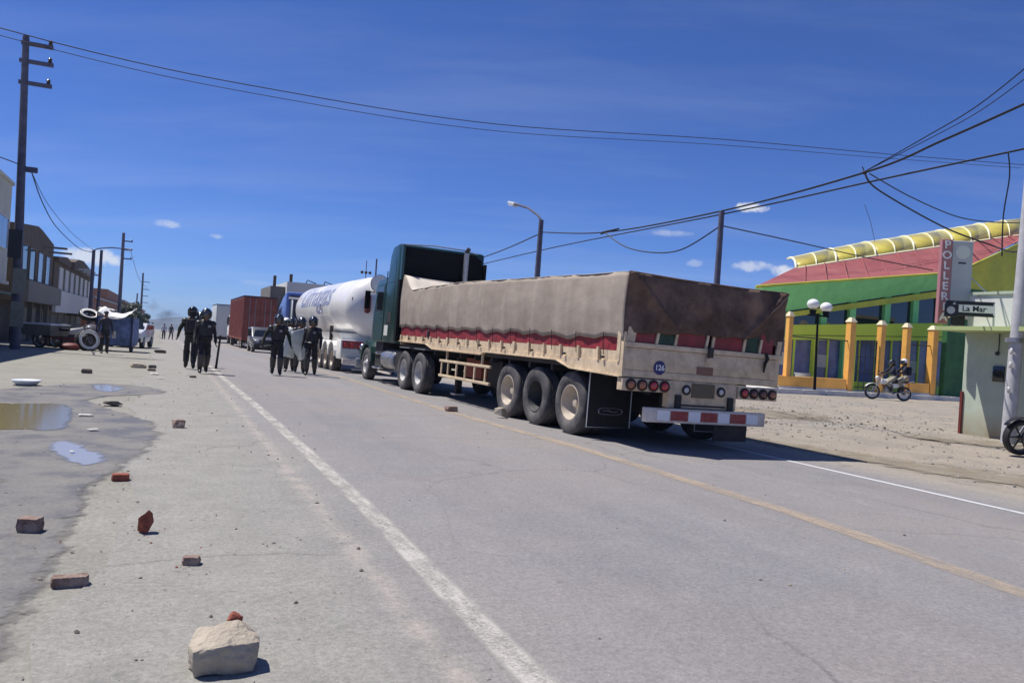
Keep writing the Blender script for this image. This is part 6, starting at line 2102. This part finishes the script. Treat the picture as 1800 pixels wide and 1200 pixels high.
MB().tube([(-0.03, 8.72, 2.05), (-0.03, 8.72, 2.5)], 0.012, 5).build('conduit', 'letter_dark', H)

# vertical restaurant sign
S = thing('vertical_sign', 'tall grey box sign with red strip reading POLLERIA', 'sign', (17.70, 13.72, 2.90), rotz=rad(-33))
MB().box(-0.02, 0.46, 0.0, 0.16, 0.0, 1.78).build('sign_box', 'sign_face', S, bevel=0.02)
MB().box(-0.27, -0.025, -0.02, 0.18, -0.28, 1.80).build('red_strip', 'letter_red', S, bevel=0.015)
for i, ch in enumerate('POLLERIA'):
    t = text_mesh(ch, 0.27, 'letter_white', S, 0.004, name='letter', bold=0.006)
    t.rotation_euler = (rad(90), 0, 0)
    t.location = (-0.145, -0.028, 1.66 - i * 0.255)
MB().lathe([(0.17, 0.0), (0.17, -0.006), (1e-4, -0.007)], (0, 0, 0), 'y', 24).build('emblem', 'plaster_white', S, loc=(0.22, -0.003, 1.50))
t = text_mesh('....', 0.2, 'letter_dark', S, 0.003, name='small_print', bold=0.01)
t.rotation_euler = (rad(90), 0, 0)
t.location = (0.22, -0.006, 1.28)
MB().box(0.06, 0.38, 0.02, 0.12, -0.30, -0.02).build('lamp_box', 'sign_black', S, bevel=0.02)
MB().tube([(0.46, 0.08, 0.9), (1.0, 0.4, 0.55)], 0.02, 6).build('bracket', 'steel_grey', S)
MB().tube([(0.1, 0.08, 0.0), (0.1, 0.08, -0.35), (0.8, 0.05, -0.35)], 0.025, 6).build('bracket', 'steel_grey', S)

# street name sign with double arrow
A = thing('street_sign', 'black street name sign with a white double-headed arrow reading La Mar', 'sign', (17.22, 13.45, 2.80), rotz=rad(-36))
MB().box(0, 1.25, 0, 0.03, 0, 0.36).build('plate', 'sign_black', A, bevel=0.008)
MB().prism([(0.05, 0.18), (0.20, 0.33), (0.20, 0.27), (1.04, 0.27), (1.04, 0.33), (1.20, 0.18), (1.04, 0.03), (1.04, 0.09), (0.20, 0.09), (0.20, 0.03)], 'y', -0.006, -0.001).build('arrow', 'letter_white', A)
t = text_mesh('La Mar', 0.19, 'letter_dark', A, 0.002, bold=0.004)
t.rotation_euler = (rad(90), 0, 0)
t.location = (0.62, -0.008, 0.175)
MB().tube([(0.62, 0.02, 0.36), (0.62, 0.05, 0.50), (0.90, 0.45, 0.55)], 0.015, 6).build('bracket', 'steel_grey', A)
A2 = thing('street_sign', 'small black square sign left of the double-headed arrow sign', 'sign', (17.02, 13.46, 2.76), rotz=rad(-36))
MB().box(0.11, 0.42, 0, 0.03, 0, 0.30).build('plate', 'sign_black', A2, bevel=0.008)
MB().lathe([(0.09, 0.0), (0.09, -0.004), (1e-4, -0.005)], (0, 0, 0), 'y', 20).build('disc', 'sign_face', A2, loc=(0.25, -0.002, 0.16))
MB().tube([(0.26, 0.03, 0.17), (0.6, 0.3, 0.17)], 0.018, 6).build('bracket', 'steel_grey', A2)

# ------------------------------------------------------------------ stones and bricks on the ground


def stone(label, m, loc, size, rotz=0.0, seed=0, n=18, name='rock', cat='rock', tilt=(0, 0), peak=None, pts=None):
    rnd = random.Random(seed)
    bm = bmesh.new()
    for p in pts or ():
        bm.verts.new(p)
    for i in range(0 if pts else n):
        v = Vector((rnd.gauss(0, 1), rnd.gauss(0, 1), rnd.gauss(0, 1))).normalized()
        v = Vector([math.copysign(abs(c) ** 0.62, c) for c in v]) * rnd.uniform(0.85, 1.05)
        if peak and v.z > 0:
            v.x += peak[0] * v.z
            v.y += peak[1] * v.z
        bm.verts.new((v.x * size[0] / 2, v.y * size[1] / 2, v.z * size[2] / 2))
    r = bmesh.ops.convex_hull(bm, input=bm.verts)
    bmesh.ops.delete(bm, geom=list({g for g in r['geom_interior'] + r['geom_unused'] if isinstance(g, bmesh.types.BMVert)}), context='VERTS')
    bmesh.ops.bevel(bm, geom=list(bm.edges), offset=0.03 * max(size), segments=2, profile=0.6, affect='EDGES', clamp_overlap=True)
    bmesh.ops.triangulate(bm, faces=bm.faces)
    for _ in range(2):
        bmesh.ops.subdivide_edges(bm, edges=[e for e in bm.edges if e.calc_length() > 0.09 * max(size)], cuts=1)
        bmesh.ops.triangulate(bm, faces=bm.faces)
    bm.normal_update()
    for v in bm.verts:
        q = v.co / max(size)
        d = 0.035 * noise.noise(q * 4 + Vector((seed, 0, 0))) + 0.016 * noise.noise(q * 13 + Vector((0, seed, 0)))
        v.co += v.normal * d * max(size)
    rot = Matrix.Rotation(tilt[0], 3, 'X') @ Matrix.Rotation(tilt[1], 3, 'Y')
    for v in bm.verts:
        v.co = rot @ v.co
    zmin = min(v.co.z for v in bm.verts)
    for v in bm.verts:
        v.co.z -= zmin + 0.05 * size[2]
    me = bpy.data.meshes.new(name)
    bm.to_mesh(me)
    bm.free()
    for p in me.polygons:
        p.use_smooth = True
    me.set_sharp_from_angle(angle=rad(32))
    me.materials.append(MATS[m])
    o = bpy.data.objects.new(name, me)
    COL.objects.link(o)
    o.location = (loc[0], loc[1], gz(loc[0], loc[1]) + 0.008)
    o.rotation_euler[2] = rotz
    return tag(o, label, cat)


def rock(label, name, m, loc, size, rotz=0.0, seed=0, rough=0.18, box_=0.5, cat='rock', tilt=(0, 0), sub=3):
    bm = bmesh.new()
    bmesh.ops.create_cube(bm, size=2.0)
    bmesh.ops.subdivide_edges(bm, edges=bm.edges, cuts=sub, use_grid_fill=True)
    for v in bm.verts:
        p = v.co.copy()
        sph = p.normalized() * 1.15
        q = p.lerp(sph, 1 - box_)
        n1 = noise.noise(p * 0.9 + Vector((seed * 3.1, 0, 0)))
        n2 = noise.noise(p * 2.4 + Vector((0, seed * 1.7, 0)))
        q *= 1 + rough * n1 + rough * 0.5 * n2
        if abs(p.x) > 0.99 and abs(p.y) + abs(p.z) > 1.2:
            q.x *= 0.93 - 0.16 * max(0, noise.noise(p * 1.7 + Vector((seed, seed, 0))))
        v.co = Vector((q.x * size[0] / 2, q.y * size[1] / 2, q.z * size[2] / 2))
    rot = Matrix.Rotation(tilt[0], 3, 'X') @ Matrix.Rotation(tilt[1], 3, 'Y')
    for v in bm.verts:
        v.co = rot @ v.co
    zmin = min(v.co.z for v in bm.verts)
    for v in bm.verts:
        v.co.z -= zmin + 0.012
    me = bpy.data.meshes.new(name)
    bm.to_mesh(me)
    bm.free()
    for p in me.polygons:
        p.use_smooth = True
    me.set_sharp_from_angle(angle=rad(28))
    me.materials.append(MATS[m])
    o = bpy.data.objects.new(name, me)
    COL.objects.link(o)
    o.location = (loc[0], loc[1], gz(loc[0], loc[1]) + 0.008 + (loc[2] if len(loc) > 2 else 0))
    o.rotation_euler[2] = rotz
    return tag(o, label, cat)


stone('large pale block of stone in the foreground, biggest of all', 'stone_white', (0.315, 3.49), (0.28, 0.22, 0.17), rad(4), 8, 26, pts=[(-0.125, -0.10, 0), (0.10, -0.115, 0), (0.13, 0.02, 0), (0.09, 0.11, 0), (-0.11, 0.11, 0), (-0.14, 0, 0), (-0.14, -0.105, 0.105), (-0.02, -0.125, 0.125), (0.02, -0.128, 0.07), (0.12, -0.095, 0.115), (0.14, 0.03, 0.105), (-0.145, 0.01, 0.10), (-0.06, 0.03, 0.160), (0.05, 0.03, 0.170), (0.09, 0.07, 0.145), (-0.1, 0.09, 0.13)])
stone('dark red brick chip just behind the large pale stone', 'brick_red', (0.385, 3.93), (0.085, 0.07, 0.085), rad(20), 5, 12, 'brick_chunk', 'brick')
rock('long flat pale brick at lower left', 'brick_chunk', 'brick_dusty', (-0.37, 4.72), (0.175, 0.075, 0.058), rad(4), 7, 0.06, 0.92, 'brick')
rock('grey-topped half brick at the left edge on the wet mud', 'brick_chunk', 'brick_dusty', (-0.71, 5.92), (0.13, 0.11, 0.10), rad(-18), 9, 0.10, 0.85, 'brick')
stone('upright bright red brick shard in the left foreground', 'brick_red', (-0.03, 5.78), (0.17, 0.11, 0.14), rad(10), 21, 10, 'brick_chunk', 'brick', tilt=(rad(15), rad(-25)), peak=(0.45, 0.0))
rock('dull brown brick piece right of the red shard', 'brick_chunk', 'brick_dusty', (0.23, 5.0), (0.095, 0.07, 0.055), rad(-12), 15, 0.15, 0.8, 'brick')
rock('square dark red brick on the edge of the wet mud', 'brick_chunk', 'brick_red', (-0.27, 7.72), (0.14, 0.10, 0.062), rad(5), 18, 0.07, 0.9, 'brick')
stone('pale-topped stone alone in the middle of the shoulder', 'brick_dusty', (0.24, 11.5), (0.24, 0.17, 0.13), rad(8), 22, 14, 'brick_chunk', 'brick')
stone('flat dark stone lying on the mud behind the yellow puddle', 'stone_dark', (-0.68, 14.2), (0.30, 0.24, 0.10), 0, 24, 14)
rock('reddish brick on the road beside the truck guard ladder', 'brick_chunk', 'brick_dusty', (5.28, 14.85), (0.24, 0.15, 0.11), rad(10), 27, 0.12, 0.8, 'brick')
stone('pale wedge stone chocking the forward trailer wheel', 'stone_white', (5.98, 13.95), (0.32, 0.24, 0.2), rad(25), 30, 12, tilt=(0, rad(14)))
rock('small dark stone far left beyond the puddles', 'rock', 'stone_dark', (-1.67, 22.1), (0.24, 0.2, 0.11), 0, 33, 0.2, 0.5)
rock('pale flat slab beside two dark stones on the shoulder', 'rock', 'stone_white', (-0.62, 25.6), (0.38, 0.3, 0.13), 0, 36, 0.2, 0.6)
rock('dark stone just right of the pale flat slab', 'rock', 'stone_dark', (-0.25, 25.7), (0.2, 0.2, 0.1), 0, 39, 0.2, 0.5)
rock('dark stone just below and right of the pale flat slab', 'rock', 'stone_dark', (-0.25, 24.3), (0.2, 0.18, 0.06), 0, 40, 0.2, 0.5)
rock('lone dark stone left of the officers on the shoulder', 'rock', 'stone_dark', (0.75, 22.0), (0.16, 0.14, 0.06), 0, 42, 0.2, 0.5)
rock('flat dark chunk far up the shoulder near the walkers', 'rock', 'stone_dark', (-0.1, 42.0), (0.5, 0.3, 0.16), 0, 45, 0.2, 0.5)

# white plastic basin
T = thing('plastic_basin', 'crushed white and blue plastic plate lying on the ground at left', 'plate', (-2.36, 17.75, gz(-2, 17) + 0.008))
MB().lathe([(0.12, 0.02), (0.16, 0.03), (0.24, 0.10), (0.26, 0.095), (0.25, 0.08), (0.17, 0.0), (0.12, 0.0)], (0, 0, 0), 'z', 20, closed=True).build('rim', 'plastic_white', T, smooth=True)
MB().lathe([(1e-4, 0.012), (0.125, 0.012)], (0, 0, 0), 'z', 20).build('base', 'glass_sky', T)
# scraps of litter near the puddles
for i, (x, y, s, lb) in enumerate([(-0.93, 12.6, 0.09, 'pale crumpled scrap right of the yellow puddle'), (-0.72, 11.0, 0.06, 'small pale scrap below the yellow puddle'), (-0.15, 22.6, 0.14, 'torn pale paper beyond the puddles'),
                                   (-0.78, 9.2, 0.03, 'tiny pale scrap in the blue puddle'), (0.0, 21.0, 0.08, 'pale paper scrap near the far puddle')]):
    rows = []
    for k in range(5):
        rows.append([(s * (u - 2) / 2, s * (k - 2) / 3, 0.02 + 0.05 * s * 4 * abs(noise.noise(Vector((u * 1.3, k * 1.7, i))))) for u in range(5)])
    o = MB().sheet(rows).build('paper_scrap', 'paper_white', None, smooth=True, thick=0.002, loc=(x, y, gz(x, y) + 0.012), rotz=rad(37 * i))
    tag(o, lb, 'litter')


def pebbles(name, m, n, gen, seed, smin, smax):
    rnd = random.Random(seed)
    mb = MB()
    base = [(1, 0, 0), (-1, 0, 0), (0, 1, 0), (0, -1, 0), (0, 0, 1), (0, 0, -1)]
    fs = [(0, 2, 4), (2, 1, 4), (1, 3, 4), (3, 0, 4), (2, 0, 5), (1, 2, 5), (3, 1, 5), (0, 3, 5)]
    for i in range(n):
        x, y = gen(rnd)
        s = smin + (smax - smin) * rnd.random() ** 3
        a = rnd.random() * 6.28
        z = gz(x, y) + relief(x, y) + 0.006
        sx, sy, sz = s * rnd.uniform(0.7, 1.3), s * rnd.uniform(0.6, 1.0), s * rnd.uniform(0.35, 0.7)
        vs = []
        for b in base:
            j = rnd.uniform(0.8, 1.2)
            px_, py_ = b[0] * sx * j, b[1] * sy * j
            vs.append((x + px_ * cos(a) - py_ * sin(a), y + px_ * sin(a) + py_ * cos(a), z + b[2] * sz * j + sz * 0.4))
        mb.add(vs, fs)
    o = mb.build(name, m)
    o['kind'] = 'stuff'
    o['label'] = 'scattered small stones on the ground'
    return o


pebbles('gravel', 'stone_grey', 3600, lambda r: (10.3 + 16 * r.random() ** 1.1, 4 + 24 * r.random()), 1, 0.008, 0.042)
pebbles('gravel', 'stone_dark', 380, lambda r: (15 + r.gauss(0, 2.2), 16.5 + r.gauss(0, 2.4)), 2, 0.012, 0.06)
pebbles('gravel', 'stone_grey', 500, lambda r: (-0.3 + 1.9 * r.random(), 2.6 + 22 * r.random() ** 1.3), 3, 0.003, 0.014)
pebbles('gravel', 'stone_dark', 260, lambda r: (-0.5 + 2.6 * r.random(), 3 + 24 * r.random()), 4, 0.004, 0.022)
pebbles('gravel', 'stone_white', 420, lambda r: (0.9 + 8.0 * r.random(), 3 + 16 * r.random()), 5, 0.003, 0.017)
pebbles('gravel', 'stone_dark', 150, lambda r: (1.7 + 7.0 * r.random(), 4 + 20 * r.random()), 6, 0.004, 0.020)
pebbles('gravel', 'stone_grey', 400, lambda r: (-2.6 + 2.2 * r.random(), 3 + 16 * r.random()), 7, 0.004, 0.025)


# ------------------------------------------------------------------ the air itself
def make_haze():
    o = MB().box(-1600, 1600, -320, 3200, -40, 34).build('haze', 'hill_earth')
    m = bpy.data.materials.new('haze_air')
    m.use_nodes = True
    N, L = m.node_tree.nodes, m.node_tree.links
    N.clear()
    out = N.new('ShaderNodeOutputMaterial')
    v = N.new('ShaderNodeVolumePrincipled')
    v.inputs['Color'].default_value = (0.50, 0.68, 0.95, 1)
    v.inputs['Density'].default_value = 0.00022
    v.inputs['Anisotropy'].default_value = 0.2
    L.new(v.outputs[0], out.inputs['Volume'])
    o.data.materials.clear()
    o.data.materials.append(m)
    o['kind'] = 'stuff'
    o['label'] = 'thin bluish haze over the far end of the street'


make_haze()


def make_smoke(loc, size, dens, seed):
    o = MB().ball((0, 0, 0), 1.0, 16, 10).build('smoke', 'hill_earth', None, smooth=True, loc=loc)
    o.scale = size
    m = bpy.data.materials.new('smoke_grey')
    m.use_nodes = True
    N, L = m.node_tree.nodes, m.node_tree.links
    N.clear()
    out = N.new('ShaderNodeOutputMaterial')
    v = N.new('ShaderNodeVolumePrincipled')
    v.inputs['Color'].default_value = (0.12, 0.13, 0.15, 1)
    tc = N.new('ShaderNodeTexCoord')
    n = N.new('ShaderNodeTexNoise')
    n.inputs['Scale'].default_value = 2.2
    n.inputs['Detail'].default_value = 4
    mp = N.new('ShaderNodeMapping')
    mp.inputs['Location'].default_value = (seed, 0, 0)
    L.new(tc.outputs['Object'], mp.inputs[0])
    L.new(mp.outputs[0], n.inputs['Vector'])
    ln = N.new('ShaderNodeVectorMath')
    ln.operation = 'LENGTH'
    L.new(tc.outputs['Object'], ln.inputs[0])
    a = N.new('ShaderNodeMath')
    a.operation = 'SUBTRACT'
    a.inputs[0].default_value = 0.62
    L.new(ln.outputs['Value'], a.inputs[1])
    b = N.new('ShaderNodeMath')
    b.operation = 'MULTIPLY_ADD'
    L.new(n.outputs['Fac'], b.inputs[0])
    b.inputs[1].default_value = 1.6
    b.inputs[2].default_value = -0.8
    c = N.new('ShaderNodeMath')
    c.operation = 'ADD'
    c.use_clamp = True
    L.new(a.outputs[0], c.inputs[0])
    L.new(b.outputs[0], c.inputs[1])
    d = N.new('ShaderNodeMath')
    d.operation = 'MULTIPLY'
    d.inputs[1].default_value = dens
    L.new(c.outputs[0], d.inputs[0])
    L.new(d.outputs[0], v.inputs['Density'])
    L.new(v.outputs[0], out.inputs['Volume'])
    o.data.materials.clear()
    o.data.materials.append(m)
    o['kind'] = 'stuff'
    o['label'] = 'thin grey smoke drifting over the far end of the street'


make_smoke((0.2, 164.0, 2.4), (3.2, 3.2, 2.3), 0.5, 0.0)
make_smoke((-2.0, 163.0, 4.2), (2.2, 2.2, 2.2), 0.25, 3.0)

SPOTS = [(-0.37, 4.72), (-0.71, 5.92), (-0.03, 5.78), (0.23, 5.0), (-0.27, 7.72), (0.24, 11.5), (0.38, 3.95), (5.28, 14.85)]


def near_brick(r):
    x, y = r.choice(SPOTS)
    return (x + r.gauss(0, 0.10), y + r.gauss(0, 0.14))


pebbles('brick_crumbs', 'brick_red', 90, near_brick, 21, 0.002, 0.011)
pebbles('brick_crumbs', 'stone_grey', 120, near_brick, 22, 0.002, 0.010)


def m_soil(h):
    n = h.noise(3.0, 7, 0.7)
    c = h.ramp(n, 0.35, (0.20, 0.165, 0.115), 0.65, (0.30, 0.26, 0.20))
    h.L.new(c, h.b.inputs['Base Color'])
    h.b.inputs['Roughness'].default_value = 0.95
    h.bump(h.noise(14, 6, 0.7), 0.7, 0.03)
    at = h.N.new('ShaderNodeAttribute')
    at.attribute_name = 'edge'
    e = h.math('ADD', at.outputs['Fac'], h.math('MULTIPLY_ADD', h.noise(2.6, 6, 0.7), 1.8, -1.0))
    h.L.new(h.ramp(e, 0.40, (0, 0, 0), 0.75, (0.9, 0.9, 0.9)), h.b.inputs['Alpha'])


surf_mat('soil_brown', m_soil)
soft_sheet('soil', [(9.9, 12.5), (10.6, 11.8), (11.4, 9.6), (11.9, 7.4), (11.2, 6.2), (10.4, 7.6), (9.9, 9.8)], 0.014, 'soil_brown', 0.10, 0.5, pad=0.6)
soft_sheet('soil', [(15.5, 13.2), (17.2, 12.4), (17.6, 10.4), (16.4, 10.2), (15.2, 11.8)], 0.014, 'soil_brown', 0.12, 0.6, pad=0.5)
soft_sheet('soil', [(12.5, 21.0), (15.5, 20.2), (17.5, 17.5), (15.5, 15.5), (12.8, 17.0)], 0.014, 'soil_brown', 0.2, 1.0, pad=0.6)
